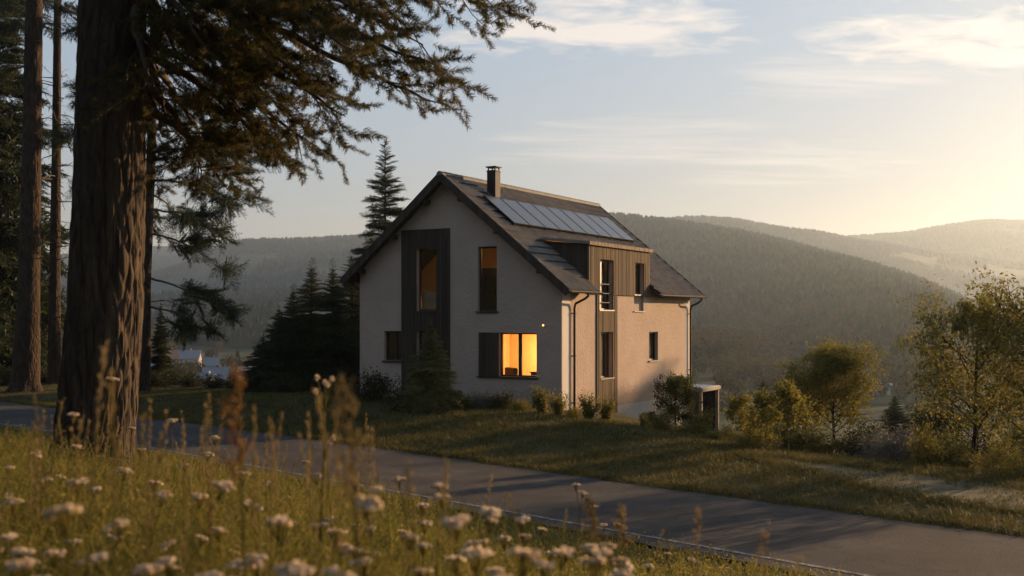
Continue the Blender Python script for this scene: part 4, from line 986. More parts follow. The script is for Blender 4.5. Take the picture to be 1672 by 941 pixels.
# ------------------------------------------------------------------ trees and shrubs right of the house
t1 = broadleaf(62, 3.7, 1.6, .06, 28, .08, 16, .24, gap=.20, spread=.09, subs=9, twigs=6, upright=.8)
T1 = tree_obj('broadleaf_tree', t1, base(1363, 36), 'rounded golden green tree standing alone past the drive', leaf_=GOLDLEAF)
t2 = broadleaf(63, 4.2, 1.95, .06, 26, .08, 13, .16, gap=.20, spread=.10, subs=9, twigs=6, upright=.75)
T2 = tree_obj('broadleaf_tree', t2, base(1592, 26.5), 'tall airy young tree with yellowing leaves at the drive bend', leaf_=GREENLEAF if False else GOLDLEAF)
T3 = recopy(T1, 'broadleaf_tree', base(1310, 43), 2.0, .92, 'darker tree half hidden behind the rounded golden tree'); 
for ch in T3.children:
    if ch.name.startswith('crown'): ch.data = ch.data.copy(); ch.data.materials[0] = GREENLEAF
T4 = recopy(T2, 'broadleaf_tree', base(1735, 24.5), 1.4, 1.02, 'leafy tree whose branch reaches in at the right edge')
T5 = recopy(T1, 'broadleaf_tree', base(1690, 40), 4.0, .8, 'bushy tree behind the airy young tree at the right edge')
T6 = recopy(T1, 'broadleaf_tree', base(1540, 38), 5.1, .72, 'low dark bushy tree behind the airy young tree')
for ch in T6.children:
    if ch.name.startswith('crown'): ch.data = ch.data.copy(); ch.data.materials[0] = DARKLEAF
recopy(sp_mid, 'spruce', base(1460, 37), .9, .6, 'small spruce between the rounded golden tree and airy young tree', .52)
recopy(sp_mid, 'spruce', base(1500, 40), 2.9, .85, 'broad low spruce in the shade behind the grey shrub', .55)
recopy(sp_mid, 'spruce', base(1245, 52), 1.9, .9, 'dark spruce down the slope beyond the wooden store', .7)
sap = broadleaf(64, 1.9, .62, .016, 9, .085, 10, .3, spread=.09, subs=6, twigs=4, upright=.6)
SA = tree_obj('sapling', sap, base(1288, 27.6), 'thin sapling with golden leaves at the end of the drive', 'sapling', TWIG, GOLDLEAF)
recopy(SA, 'sapling', base(1250, 28.6), 2.1, .85, 'sparse golden sapling on the bank nearest the wooden store')
recopy(SA, 'sapling', base(1208, 30.0), 4.4, .75, 'low golden sapling among weeds at the wooden store post')
gs = bush_meshes(171, 1.3, .8, .05, 420, 9)
GS = bush('shrub', gs, base(1078, 33.2), 'golden shrub just left of the small round tree', GOLDLEAF, sc=.85)
recopy(GS, 'shrub', base(1130, 33.0), 2.0, .95, 'golden shrub at the foot of the small round tree', .6)
recopy(GS, 'shrub', base(938, 34.2), 4.0, .5, 'little golden shrub right beside the front downpipe')
recopy(GS, 'shrub', base(852, 35.2), 5.0, .55, 'little yellowing shrub under the lit window')
recopy(GS, 'shrub', base(1165, 30.8), 1.4, .55, 'low golden shrub before the slatted panel of the wooden store', .45)
big_b = broadleaf(66, 20.6, 3.9, .24, 26, .16, 13, .45, gap=.42, spread=.22)
tree_obj('broadleaf_tree', big_b, (36,66.7,gz(36,66.7)), 'tall tree beyond the right edge whose shade dapples the side wall', leaf_=GREENLEAF)
bg = bush_meshes(71, 1.5, .9, .06, 420, 8)
BG = bush('shrub', bg, base(1232, 29.0), 'golden green shrub on the crest of the bank', GOLDLEAF, sc=.8)
def bcopy(src, px, Y, rz, sc, lab, sz=None, mat=None):
    c = recopy(src, 'shrub', base(px, Y), rz, sc, lab, sz)
    if mat:
        for ch in c.children:
            if ch.name.startswith('foliage'): ch.data = ch.data.copy(); ch.data.materials[0] = mat
    return c
bcopy(BG, 1186, 31.5, 1.0, .5, 'golden shrub below the post of the wooden store')
bcopy(BG, 1290, 30.5, 2.2, 1.0, 'dark shrub behind the thin sapling', mat=GREENLEAF)
bcopy(BG, 1335, 30.0, 3.0, 1.0, 'wide low shrub left of the rounded tree foot', .8, GREENLEAF)
bcopy(BG, 1398, 29.5, 4.0, .95, 'dark rounded shrub right of the rounded tree foot', .85, DARKLEAF)
bcopy(BG, 1445, 28.6, 5.0, 1.0, 'grey leaved shrub beside the drive', .85, GREYLEAF)
bcopy(BG, 1478, 28.0, .6, .9, 'smaller grey shrub next to the grey leaved one', 1.0, GREYLEAF)
bcopy(BG, 1512, 27.0, 1.7, .75, 'upright yellow green shrub between grey shrub and airy tree', 1.15)
bcopy(BG, 1560, 26.5, 2.5, .8, 'green shrub left of the airy tree foot', .8, GREENLEAF)
bcopy(BG, 1635, 25.2, 3.4, .8, 'yellowing shrub right of the airy tree foot', .9)
bcopy(BG, 1680, 24.0, 4.2, .85, 'yellow green shrub at the right edge beside the drive', .9)
bcopy(BG, 1600, 28.5, .2, 1.2, 'dark tall shrub behind the airy tree foot', 1.1, DARKLEAF)
bcopy(BG, 1420, 34, .9, 1.4, 'large dark shrub in the shade between the two golden trees', 1.3, DARKLEAF)
bcopy(BG, 1520, 33, .4, 1.5, 'large dark shrub behind the grey shrubs', 1.4, DARKLEAF)
# ------------------------------------------------------------------ low hedge row along the far verge on the left
hb = bush_meshes(81, 2.0, 1.0, .08, 420, 8)
HBO = None
for i, (px, Y, s, lab) in enumerate(((8,54,1.0,'dark shrub at the frame edge left of the flared trunk'),(72,56,.9,'dark shrub between the flared trunk and slim trunk'),(118,57,.9,'dark shrub between slim trunk and huge trunk'),
        (250,53,.9,'gold rimmed shrub at the foot of the drooping conifer'),(283,54,.85,'dark hedge shrub in front of the cream village house'),(316,53,.75,'low hedge shrub under the long village hall'),(350,52,.75,'low hedge shrub before the white village roofs'),(385,50,.8,'dark hedge shrub nearest the spruce clump'),(418,48,1.0,'dark hedge shrub touching the spruce clump'))):
    if HBO is None: HBO = bush('shrub', hb, base(px, Y), lab, DARKLEAF, group='hedge shrubs on the far verge', sc=s)
    else: recopy(HBO, 'shrub', base(px, Y), i*1.1, s, lab, s*.9)
# ------------------------------------------------------------------ forests on the hills
def star_cone(tiers, pts, seed):
    r = np.random.default_rng(seed); V, T = [], []; b = 0
    for k in range(tiers):
        z0 = k/tiers*.92+.02; z1 = min(1.0, z0+1.55/tiers); R = .30*(1-k/tiers)**.85+.02
        a = np.arange(pts)*2*math.pi/pts+r.random(); rr = R*np.where(np.arange(pts)%2 == 0, 1.0, .62)*(.8+.4*r.random(pts))
        V += [(0,0,z1)]+[(rr[i]*math.cos(a[i]), rr[i]*math.sin(a[i]), z0-.03*(i%2)) for i in range(pts)]
        T += [(b, b+1+i, b+1+(i+1)%pts) for i in range(pts)]; b += pts+1
    return np.array(V), np.array(T)
def puff(seed, n=150, s=.17, shape=(.5,.5,.55)):
    r = np.random.default_rng(seed); lob = [(np.array([0,0,.55]), .42)]+[(np.array([.30*math.cos(a),.30*math.sin(a),.35+.35*r.random()]), .16+.12*r.random()) for a in r.random(7)*6.28]
    V = []
    for i in range(n):
        c, R = lob[r.integers(len(lob))]; d = unit(r.normal(size=3)); p = c+d*R*(.75+.3*r.random()); p[2] = max(p[2], .06)
        x = unit(np.cross(d, r.normal(size=3))+d*.35*r.normal()); y = unit(np.cross(d, x)+r.normal(0,.4,3)); V += [p+x*s*.7, p-x*s*.35+y*s*.5, p-x*s*.35-y*s*.5]
    v = np.array(V)*np.array([shape[0]*2,shape[1]*2,1]); return v, np.arange(len(v)).reshape(-1,3)
CON_MID = [star_cone(6, 12, s) for s in range(4)]
CON_FAR = [star_cone(3, 8, s+9) for s in range(4)]
PUFFS = [puff(s) for s in range(5)]
def sky_max(xp, r):                               # highest sight line of the ground nearer than r, per column
    rr = np.geomspace(60, 5000, 160); cols = np.linspace(-120, 1800, 260)
    d = np.stack([(cols-836)/F, np.ones_like(cols)],-1); d /= np.linalg.norm(d,axis=1,keepdims=True)
    H = height(d[:,None,0]*rr[None], d[:,None,1]*rr[None]); E = np.maximum.accumulate((H-ZC)/rr[None],1)
    ci = np.clip(np.searchsorted(cols, xp)-1, 0, 258); ri = np.clip(np.searchsorted(rr, r*.985)-1, 0, 159)
    return np.minimum(E[ci,ri], E[ci+1,ri])
def scatter(seed, r0, r1, n, keep):
    r = np.random.default_rng(seed); rr = np.sqrt(r.random(n)*(r1*r1-r0*r0)+r0*r0); xp = -110+r.random(n)*1900
    a = np.arctan((xp-836)/F); x, y = rr*np.sin(a), rr*np.cos(a); z = height(x, y)
    m = keep(xp, rr, x, y, z); x, y, z, xp, rr = (q[m] for q in (x,y,z,xp,rr))
    vis = (z+14-ZC)/rr > sky_max(xp, rr)-.0015
    return x[vis], y[vis], z[vis], r
def forest(name, seed, r0, r1, n, keep, tmpl, hgt, wid, mat, label, cat='forest', sink=.12):
    x, y, z, r = scatter(seed, r0, r1, n, keep); k = len(x); mb = MB()
    h = hgt*(.5+.8*r.random(k)); w = wid*(.75+.5*r.random(k)); P = np.stack([x,y,z-h*sink],-1); pick = r.integers(0,len(tmpl),k)
    Rm = rotz(r.random(k)*6.28)*np.stack([h*w,h*w,h],-1)[:,None,:]
    for i,(tv,tt) in enumerate(tmpl): m = pick == i; mb.inst(tv, tt, Rm[m], P[m])
    o = mb.build(name, mat); tag(o, label, cat, kind='stuff'); return k
patch = lambda x, y, s, sd: fbm(x/s, y/s, 3, sd)
knoll = lambda xp, r: (r < 900) & (xp > 880) & (xp < 1420)
spurL = lambda xp, r: (r > 780) & (r < 1700) & (xp < 900)
lowL = lambda xp, r: (r < 790) & (xp < 420)
nf = []
nf.append(forest('autumn_wood', 1, 430, 900, 5200, lambda xp,r,x,y,z: knoll(xp,r) & (z > FLOOR+2.5), PUFFS, 12.5, .78, WOODMASS, 'reddish brown autumn wood on the low knoll behind the wooden store'))
nf.append(forest('conifer_forest', 2, 430, 900, 1500, lambda xp,r,x,y,z: knoll(xp,r) & (z > FLOOR+3) & (patch(x,y,60,4) > .5), CON_MID, 11, 1.0, FOREST, 'dark conifers mixed into the brown wood on the knoll'))
nf.append(forest('grey_wood', 3, 430, 800, 2600, lambda xp,r,x,y,z: lowL(xp,r) & (z > FLOOR+2.5), PUFFS, 8.5, .78, VALLEYLEAF, 'pale leafy wood on the low slope above the village'))
nf.append(forest('spur_forest', 4, 780, 1500, 30000, lambda xp,r,x,y,z: spurL(xp,r) & (z > FLOOR+3) & (patch(x,y,160,6) > .36), CON_MID, 14, 1.0, FOREST, 'dark conifer forest on the spur above the village'))
nf.append(forest('hillside_forest', 5, 850, 2500, 70000, lambda xp,r,x,y,z: (xp > 850) & (z > FLOOR+4), CON_FAR, 17, 1.1, FOREST, 'conifer forest covering the long hill right of the house'))
nf.append(forest('hillside_forest', 15, 520, 950, 9000, lambda xp,r,x,y,z: (xp > 1300) & (z > FLOOR+2.5) & (patch(x,y,90,14) > .30), CON_MID, 14, 1.05, FOREST, 'dark conifers at the foot of the long hill beyond the right trees'))
nf.append(forest('hillside_forest', 6, 1500, 3300, 26000, lambda xp,r,x,y,z: (xp < 900) & (z > FLOOR+6) & (patch(x,y,230,7) > .43), CON_FAR, 16, 1.3, FOREST, 'bluish forest patches on the far hills left of the house'))
nf.append(forest('ridge_forest', 7, 2500, 4700, 70000, lambda xp,r,x,y,z: (z > FLOOR+10) & (patch(x,y,260,9) > .26), CON_FAR, 18, 1.6, FOREST, 'hazy forest along the farthest ridges', sink=.25))
nf.append(forest('valley_wood', 8, 300, 1150, 3600, lambda xp,r,x,y,z: (xp > 1120) & (z < FLOOR+16) & (patch(x,y,70,12) > .40), PUFFS, 9.0, .8, VALLEYLEAF, 'hazy leafy wood filling the valley floor below the long hill'))
print('forest trees', nf)
# ------------------------------------------------------------------ valley: leafy trees one can tell apart, village
rb = np.random.default_rng(88); mbf = MB()  # unseen conifers added behind the camera, cutting low sky light on gable and meadow
for k in range(46):
    a = math.radians(140+150*rb.random()); dd = 16+38*rb.random()**.8; X_, Y_ = dd*math.sin(a), dd*math.cos(a)
    if X_ > -6 and Y_ > -14: continue
    h_ = 17+9*rb.random(); tv, tt = CON_MID[k % 4]; mbf.inst(tv, tt, rotz(np.array([rb.random()*6]))*np.array([h_*1.15,h_*1.15,h_])[None,None,:], np.array([[X_,Y_,gz(X_,Y_)]]))
tag(mbf.build('forest', FOREST), 'dark conifers added out of view behind the meadow to block low sky light, mirrored in the windows', 'forest', kind='stuff')
def valley(px, py, ydef=None):                     # where a sight line meets the valley
    for r in np.arange(230, 900, 4.0):
        X, Y = (px-836)/F*r, r; z = ZC-(py-HY)/F*r
        if z <= float(height(np.array([X]), np.array([Y]))[0]): return X, Y, gz(X, Y)
    return (px-836)/F*600, 600, gz((px-836)/F*600, 600)
def puff_tree(label, px, py, h, w, seed, mat, group=None):
    x, y, z = valley(px, py); o = empty('valley_tree', (x,y,z), seed, label, 'tree', group)
    t = MB(); t.tube([(0,0,-.5),(0,0,h*.5)],[.03*h,.015*h],6); t.build('trunk', TWIG, o)
    tv, tt = puff(seed+20, 420, .115); c = MB(); c.add(tv*np.array([h*w,h*w,h]), tris=tt); c.build('crown', mat, o); return o
def cone_tree(label, px, py, h, seed):
    x, y, z = valley(px, py); o = empty('valley_conifer', (x,y,z), seed, label, 'conifer')
    t = MB(); t.tube([(0,0,-.5),(0,0,h*.6)],[.03*h,.012*h],6); t.build('trunk', TWIG, o)
    tv, tt = star_cone(10, 16, seed+50); c = MB(); c.add(tv*np.array([h*1.1,h*1.1,h]), tris=tt); c.build('crown', FOREST, o); return o
VT = [(262,590,9,.9,'round tree left of the cream village house'),(318,590,9,.9,'tall leafy tree behind the long village hall'),(300,625,10,1.0,'big round brown tree below the long village hall'),(322,612,8,.9,'leafy tree between the hall and the white roofs'),
      (372,600,9,.8,'dark tree above the white village roofs'),(395,612,9,.9,'brown round tree near the spruce clump in the valley'),(415,600,8,.9,'pale tree in the valley beside the spruce clump'),(362,618,7,.9,'small brown tree between two village roofs'),
      (430,590,9,.9,'grey brown tree high in the valley by the spruces'),(285,605,7,.9,'low tree in front of the cream village house'),(385,640,6,.9,'low dark tree beside the pale village roofs'),(325,655,6,.9,'dark tree before the lowest village roof'),(345,585,8,.9,'leafy tree at the far side of the village'),
      (270,650,7,.9,'golden leafed tree at the near edge of the village'),(355,570,8,.9,'farthest round tree above the village')]
for i, (px,py,h,w,lab) in enumerate(VT): puff_tree(lab, px, py+6, h, w, i, VALLEYLEAF if i % 3 else WOODMASS)
VR = [(1210,655,8,.9,'brown round tree below the autumn wood'),(1250,648,9,.9,'grey brown tree at the foot of the knoll'),(1330,640,10,1.0,'large round tree left of the white shelter'),(1425,628,8,.9,'pale round tree behind the white shelter'),(1475,625,10,.9,'leafy tree just right of the white shelter'),
      (1395,640,8,.9,'round tree between knoll and white shelter'),(1520,640,9,.9,'hazy round tree beyond the airy young tree'),(1180,640,9,.9,'brown tree above the wooden store roof'),(1560,625,11,.9,'tall hazy tree in the valley behind the airy tree'),(1290,652,8,.9,'brown tree behind the dark half hidden tree')]
for i, (px,py,h,w,lab) in enumerate(VR): puff_tree(lab, px, py+8, h, w, 40+i, WOODMASS if i % 2 else VALLEYLEAF)
for i, (px,py,h,lab) in enumerate(((1388,612,12,'small dark conifer at the end of the autumn wood'),(1432,612,16,'tallest of the dark valley conifers above the white shelter'),(1457,610,13,'slender dark conifer second in the valley row'),(1476,608,14,'dark conifer third in the valley row'),(1492,606,15,'dark conifer last in the valley row'),(388,600,9,'small dark conifer above the village roofs'))):
    cone_tree(lab, px, py, h, i)
WHITEW = simple('village white wall', (0.62,0.58,0.52), rough=.9); CREAMW = simple('village cream wall', (0.66,0.55,0.38), rough=.9); GREYW = simple('village grey wall', (0.36,0.34,0.32), rough=.9)
ROOFG = simple('village pale grey roof', (0.19,0.20,0.215), rough=.7); ROOFD = simple('village dark roof', (0.10,0.09,0.085), rough=.7); ROOFB = simple('village brown roof', (0.24,0.13,0.065), rough=.8)
def village_house(px, py, wpx, dep, h, rz, wm, rm, lab, pitch=.6, cat='house'):
    x, y, z = valley(px, py); w = wpx/F*y; o = empty('village_house', (x,y,z), rz, lab, cat); a, d = w/2, dep/2
    m = MB(); m.box((-a,-d,-2),(a,d,h)); rh = d*pitch*1.6
    m.add([(-a,-d,h),(-a,d,h),(-a,0,h+rh),(a,-d,h),(a,d,h),(a,0,h+rh)], [], [(0,1,2),(3,5,4)]); wo = m.build('wall', wm, o)
    m = MB(); e = .5; k = rh/d
    for s in (-1,1):
        m.hexa([(-a-e,s*(d+e),h-e*k),(a+e,s*(d+e),h-e*k),(a+e,0,h+rh),(-a-e,0,h+rh),(-a-e,s*(d+e),h-e*k+.25),(a+e,s*(d+e),h-e*k+.25),(a+e,0,h+rh+.25),(-a-e,0,h+rh+.25)])
    ro = m.build('roof', rm, o); m = MB(); m.box((a*.3,-.4,h+rh*.5),(a*.3+.7,.4,h+rh+1.0)); m.build('chimney', GREYW, ro)
    n = max(2, int(w/2.6))
    for i in range(n):
        xx = -a+w*(i+.5)/n
        for zz in ((1.0,2.2),(3.6,4.8)) if h > 5 else ((1.0,2.2),):
            m = MB(); m.box((xx-.45,-d-.04,zz[0]),(xx+.45,-d+.05,zz[1])); m.build('window', FRAME, o)
    return o
village_house(276,606,24,8,5.4,.5,CREAMW,ROOFB,'small cream village house with brown roof catching the sun')
village_house(304,601,44,13,4.6,.15,GREYW,ROOFG,'long village hall with pale grey roof',.35,'hall')
village_house(256,622,26,9,3.2,-.3,WHITEW,ROOFG,'low white village house under the cream one')
village_house(345,612,22,8,4,.3,WHITEW,ROOFG,'small white village house between brown trees',.5)
village_house(352,636,38,9,3.4,.25,GREYW,ROOFG,'village house with wide pale roof below the hall',.55)
village_house(336,649,34,9,2.8,-.5,WHITEW,ROOFG,'lowest village house with broad whitish roof',.6)
village_house(402,642,28,8,4.5,.7,WHITEW,ROOFD,'dark roofed village house nearest the spruce clump')
village_house(425,626,20,8,4.5,-.2,WHITEW,ROOFD,'white walled village house glimpsed beside the spruces')
village_house(232,590,20,8,4.5,.2,WHITEW,ROOFD,'white village house behind the slender drooping conifer')
x, y, z = valley(1443, 646); o = empty('white_shelter', (x,y,z), -.2, 'white open fronted shelter standing far down in the valley', 'shelter'); s_ = y/F
WPAINT = simple('white painted steel', (0.8,0.8,0.8), rough=.5)
m = MB(); m.box((-13*s_,-2,15*s_),(13*s_,2.5,18*s_)); m.build('roof', WPAINT, o)
for u in (-9.5,6.5):
    m = MB(); m.box((u*s_-.5,-1.8,-1),(u*s_+.5,-1.0,15*s_-.01)); m.build('post', WPAINT, o)
m = MB(); m.box((-9*s_,1.6,-1),(7*s_,2.2,15*s_-.01)); m.build('back_wall', GREYW, o)
# ------------------------------------------------------------------ grass
def blades(mb, r, P, h, w, lean=.35, seg=3):
    n = len(P); a = r.random(n)*6.28; b = a+1.57+r.normal(0,.6,n); ln = lean*(.3+1.2*r.random(n)); L = []
    dx = np.stack([np.cos(a),np.sin(a),0*a],-1); wx = np.stack([np.cos(b),np.sin(b),0*b],-1)
    for k in range(seg+1):
        f = k/seg; c = P+dx*(ln*h*f**1.8)[:,None]; c[:,2] += h*f*(1-.25*ln*f)
        if k < seg: ww = w*(1-.75*f); L += [c-wx*ww[:,None]/2, c+wx*ww[:,None]/2]
        else: L.append(c)
    m = 2*seg+1; V = np.stack(L,1).reshape(-1,3); o = np.arange(n)[:,None]*m
    q = np.concatenate([o+np.array([[2*k,2*k+1,2*k+3,2*k+2]]) for k in range(seg-1)]); t = o+np.array([[2*seg-2,2*seg-1,2*seg]])
    mb.add(V, q, t)
def wedge(r, n, y0, y1, m=.56):
    Y = y0*(y1/y0)**r.random(n); X = Y*(-m+2*m*r.random(n)); return X, Y
r = np.random.default_rng(101)
X, Y = wedge(r, 190000, 1.15, 34); t, q = tq(X, Y); k = (t < R_NEAR-.05) & (np.hypot(X-bx, Y-BY) > .42); X, Y, t = X[k], Y[k], t[k]
cl = fbm(X*1.3, Y*1.3, 3, 31); h = (.20+.56*np.clip(cl,.1,.9)**1.3+.12*r.random(len(X)))*(1-.40*sm(t,6,13)); mb = MB()
h *= (1-.35*sm(np.hypot(X,Y), 2.2, 1.1))*(1-.50*sm(X/Y,-.12,.10))*(1-.10*sm(X/Y,-.20,-.40))
P = np.stack([X,Y,height(X,Y)-.02],-1); blades(mb, r, P, h, .0045+.0045*r.random(len(X))+.0008*Y, .75)
X, Y = wedge(r, 9000, 1.5, 26, .54); t, q = tq(X, Y); k = (t < R_NEAR-.2) & (np.hypot(X-bx, Y-BY) > .5); X, Y = X[k], Y[k]
hh_ = (.50+.34*r.random(len(X)))*(1-.55*sm(X/Y,-.12,.10)); hh_ = np.minimum(hh_, np.maximum(.3, (ZC-.035*Y-.25)-height(X,Y)))
blades(mb, r, np.stack([X,Y,height(X,Y)-.02],-1), hh_, .003+.002*r.random(len(X))+.0007*Y, .9, 4)
tag(mb.build('meadow_grass', MEADOW), 'sunlit meadow grass on the near bank above the road', 'grass', kind='stuff')
X, Y = wedge(r, 130000, 1.3, 22); t, q = tq(X, Y); k = (t < R_NEAR-.2) & (np.hypot(X-bx, Y-BY) > .45); X, Y = X[k], Y[k]; n = len(X)
cl = fbm(X*1.7+9, Y*1.7, 3, 77); P = np.stack([X,Y,height(X,Y)+.02+.30*r.random(n)**1.2*(.4+cl)],-1); mb = MB(); x = unit(r.normal(size=(n,3))+np.array([0,0,.2]))
mb.inst(LEAF_T[0]*np.array([1,.8,1]), LEAF_T[1], frames(x, roll=r.random(n)*6.28)*(.018+.042*r.random(n))[:,None,None], P)
fr_ = []
for k in range(4):
    rk = np.random.default_rng(700+k); n_ = 46; s = .12+.9*rk.random(n_); bx_ = rk.normal(0,.10,2); c = np.stack([bx_[0]*s*s, bx_[1]*s*s, s],-1)+np.concatenate([rk.normal(0,.03,(n_,2)),np.zeros((n_,1))],1)
    m_ = MB(); m_.inst(LEAF_T[0]*np.array([1,.55,1]), LEAF_T[1], frames(unit(rk.normal(size=(n_,3))*np.array([1,1,.5])+np.array([0,0,.35])), roll=rk.normal(0,.5,n_))*(.14*(1.15-.8*s)*(.6+.6*rk.random(n_)))[:,None,None], c)
    z_ = np.linspace(0,1,5); m_.t.append(np.array([[m_.n,m_.n+1,m_.n+2]])); m_.v.append(np.array([[-.006,0,0],[.006,0,0],[bx_[0],bx_[1],1.0]])); m_.n += 3
    fr_.append((np.concatenate(m_.v), np.concatenate(m_.t)))
X, Y = wedge(r, 9500, 1.25, 24); t, q = tq(X, Y); k = (t < R_NEAR-.2) & (np.hypot(X-bx, Y-BY) > .5) & (fbm(X*.9+3, Y*.9, 3, 19) > .36); X, Y = X[k], Y[k]; hf = (.22+.42*r.random(len(X))**1.3)*(1-.50*sm(X/Y,-.12,.10))
hf = np.minimum(hf, np.maximum(.2, (ZC-.06*Y-.30)-height(X,Y))); pk = r.integers(0,4,len(X)); Rm = rotz(r.random(len(X))*6.28)*hf[:,None,None]; P = np.stack([X,Y,height(X,Y)-.01],-1)
for i in range(4): mb.inst(fr_[i][0], fr_[i][1], Rm[pk == i], P[pk == i])
tag(mb.build('meadow_herbs', MEADOW), 'small leafy herbs among the meadow grass', 'herbs', kind='stuff')
# short grass across the road
def field(n, q0, q1, t0, t1, pw=1.0):
    q = q0+(q1-q0)*r.random(n); t = t0+(t1-t0)*r.random(n)**pw; X, Y = xy(t, q); k = (Y > 4) & (np.abs(X/np.maximum(Y,.1)) < .58); return X[k], Y[k], t[k], q[k]
def in_house(X, Y):
    dx, dy = X-HX, Y-HYY; u = dx*math.cos(TH)-dy*math.sin(TH); v = dx*math.sin(TH)+dy*math.cos(TH); return (u > -W-.1) & (u < .1) & (v > -.1) & (v < LEN+.1)
on_drive = lambda t, q: (q > -19) & (t > np.interp(q,DQ,DL)-.02+wob(q,3.5)) & (t < np.interp(q,DQ,DR)+.02+wob(q,9.5))
mb = MB()
for (n,q0,q1,t0,t1,pw,hh) in ((150000,-45,2,18.02,27,1.3,.085),(60000,-75,-35,18.02,27,1.2,.09),(22000,-60,4,17.92,18.5,1.0,.13),(26000,-32,-6,18.6,24.5,1.0,.15),(12000,-22,2,23.0,28,1.0,.13)):
    X, Y, t, q = field(n,q0,q1,t0,t1,pw); k = ~in_house(X,Y) & ~on_drive(t,q); X, Y, t, q = X[k], Y[k], t[k], q[k]
    cl = fbm(X*.9, Y*.9, 3, 41); k = r.random(len(X)) < .35+1.2*np.clip(cl-.2,0,1); X, Y, t, q, cl = X[k], Y[k], t[k], q[k], cl[k]
    h = hh*(.45+1.3*cl+.35*r.random(len(X)))
    P = np.stack([X,Y,height(X,Y)-.01],-1); blades(mb, r, P, h, .010+.012*r.random(len(X)), .8, 2)
tag(mb.build('verge_grass', VERGE), 'rough short grass on the bank and verges across the road', 'grass', kind='stuff')
mb = MB()
X, Y, t, q = field(350,-40,2,18.1,24.5,.9); k = ~in_house(X,Y) & ~on_drive(t,q); X, Y = X[k], Y[k]
P = np.stack([X,Y,height(X,Y)],-1); P = np.repeat(P,5,0)+r.normal(0,.05,(len(X)*5,3))*np.array([1,1,0]); blades(mb, r, P, .14+.18*r.random(len(P)), np.full(len(P),.008), .6, 3)
X, Y, t, q = field(16000,-16,3,19.0,24,.9); k = on_drive(t,q) & (fbm(X*.8,Y*.8,3,55) > .40); X, Y = X[k], Y[k]
for e_ in (DL, DR):
    q = -15.5+20*r.random(9000); t = np.interp(q,DQ,e_)+r.normal(0,.22,9000); x_, y_ = xy(t,q); blades(mb, r, np.stack([x_,y_,height(x_,y_)],-1), .07+.13*r.random(9000), np.full(9000,.014), .8, 2)
if len(X): blades(mb, r, np.stack([X,Y,height(X,Y)+.03],-1), .05+.06*r.random(len(X)), np.full(len(X),.016), .8, 2)
tag(mb.build('verge_tufts', VERGE), 'taller grass tufts on the bank and along the track', 'grass', kind='stuff')

# ------------------------------------------------------------------ flowers and stalks standing in the meadow
def umbel(seed, rad=.034, n=70, fl=.0065):
    r = np.random.default_rng(seed); head = MB(); st = MB()
    m_ = 9; ra = rad*.86*np.sqrt((np.arange(m_)+.5)/m_); aa = np.arange(m_)*2.4+r.random(m_)*.6; pk = r.integers(0,m_,n); qa = r.random(n)*6.28; qr = rad*.24*np.sqrt(r.random(n))
    cx_ = ra[pk]*np.cos(aa[pk])+qr*np.cos(qa); cy_ = ra[pk]*np.sin(aa[pk])+qr*np.sin(qa); rr = np.hypot(cx_,cy_); lift = r.normal(0,.0022,m_)[pk]-.35*qr*qr/rad; C = np.stack([cx_, cy_, lift+ .006-.005*(rr/rad)**2+r.normal(0,.0010,n)],-1)
    th = np.linspace(0,6.283,6,endpoint=False); T = np.concatenate([[[0,0,.0018]], np.stack([np.cos(th),np.sin(th),-.25+0*th],-1)*np.array([1,1,.004])])
    tt = np.array([[0,1+i,1+(i+1)%6] for i in range(6)]); x = unit(np.stack([np.ones(n),r.normal(0,.25,n),r.normal(0,.25,n)],-1))
    T2 = T.copy(); T2[1:,:2] *= fl; head.inst(T2, tt, frames(x, roll=r.normal(0,.65,n))*(.7+.5*r.random(n))[:,None,None], C)
    for i in range(16): st.tube([(0,0,-.045), C[i*3]*np.array([.75,.75,.3])-np.array([0,0,.010]), C[i*3]-np.array([0,0,.002])],[.0009]*3,3,False)
    return head, st
def stem_mesh(h, seed, leaves=True):
    r = np.random.default_rng(seed); m = MB(); b = r.normal(0,.05,2)*h
    z = np.linspace(0,1,6); p = np.stack([b[0]*(z**1.5-1), b[1]*(z**1.5-1), (z-1)*h],-1); m.tube(p, np.linspace(.0032,.0018,6), 5, False)
    if leaves:
        n = 22; s = .15+.7*r.random(n); P = np.stack([np.interp(s,z,p[:,k]) for k in range(3)],-1); x = unit(r.normal(size=(n,3))+np.array([0,0,.5])); m.inst(LEAF_T[0]*np.array([1,.4,1]), LEAF_T[1], frames(x)*(.05*(1.1-s))[:,None,None], P)
    return m
FL = []
for i in range(6):
    o = empty('yarrow', (0,0,-50), 0); hd_, st_ = umbel(200+i, .028+.004*(i%3), 110+12*i); hd_.build('flower_head', PETAL, o); sm_ = stem_mesh(.75, 300+i); sm_.add(np.concatenate(st_.v), np.concatenate(st_.q)); sm_.build('stem', MEADOW, o); FL.append(o)
FL_used = [False]*6
def yarrow(X, Y, hgt, i, sc=1.0):
    k = i % 6; o = FL[k] if not FL_used[k] else copy_tree(FL[k]); FL_used[k] = True; sc *= 1.0
    o.location = (X, Y, gz(X,Y)+hgt); o.rotation_euler = (rnd.gauss(0,.15)+.03, rnd.gauss(0,.15), rnd.random()*6.28); o.scale = (sc,sc,sc)
    tag(o, 'creamy yarrow flower head on a thin stem in the sunlit meadow', 'flower', 'yarrow flowers in the meadow')
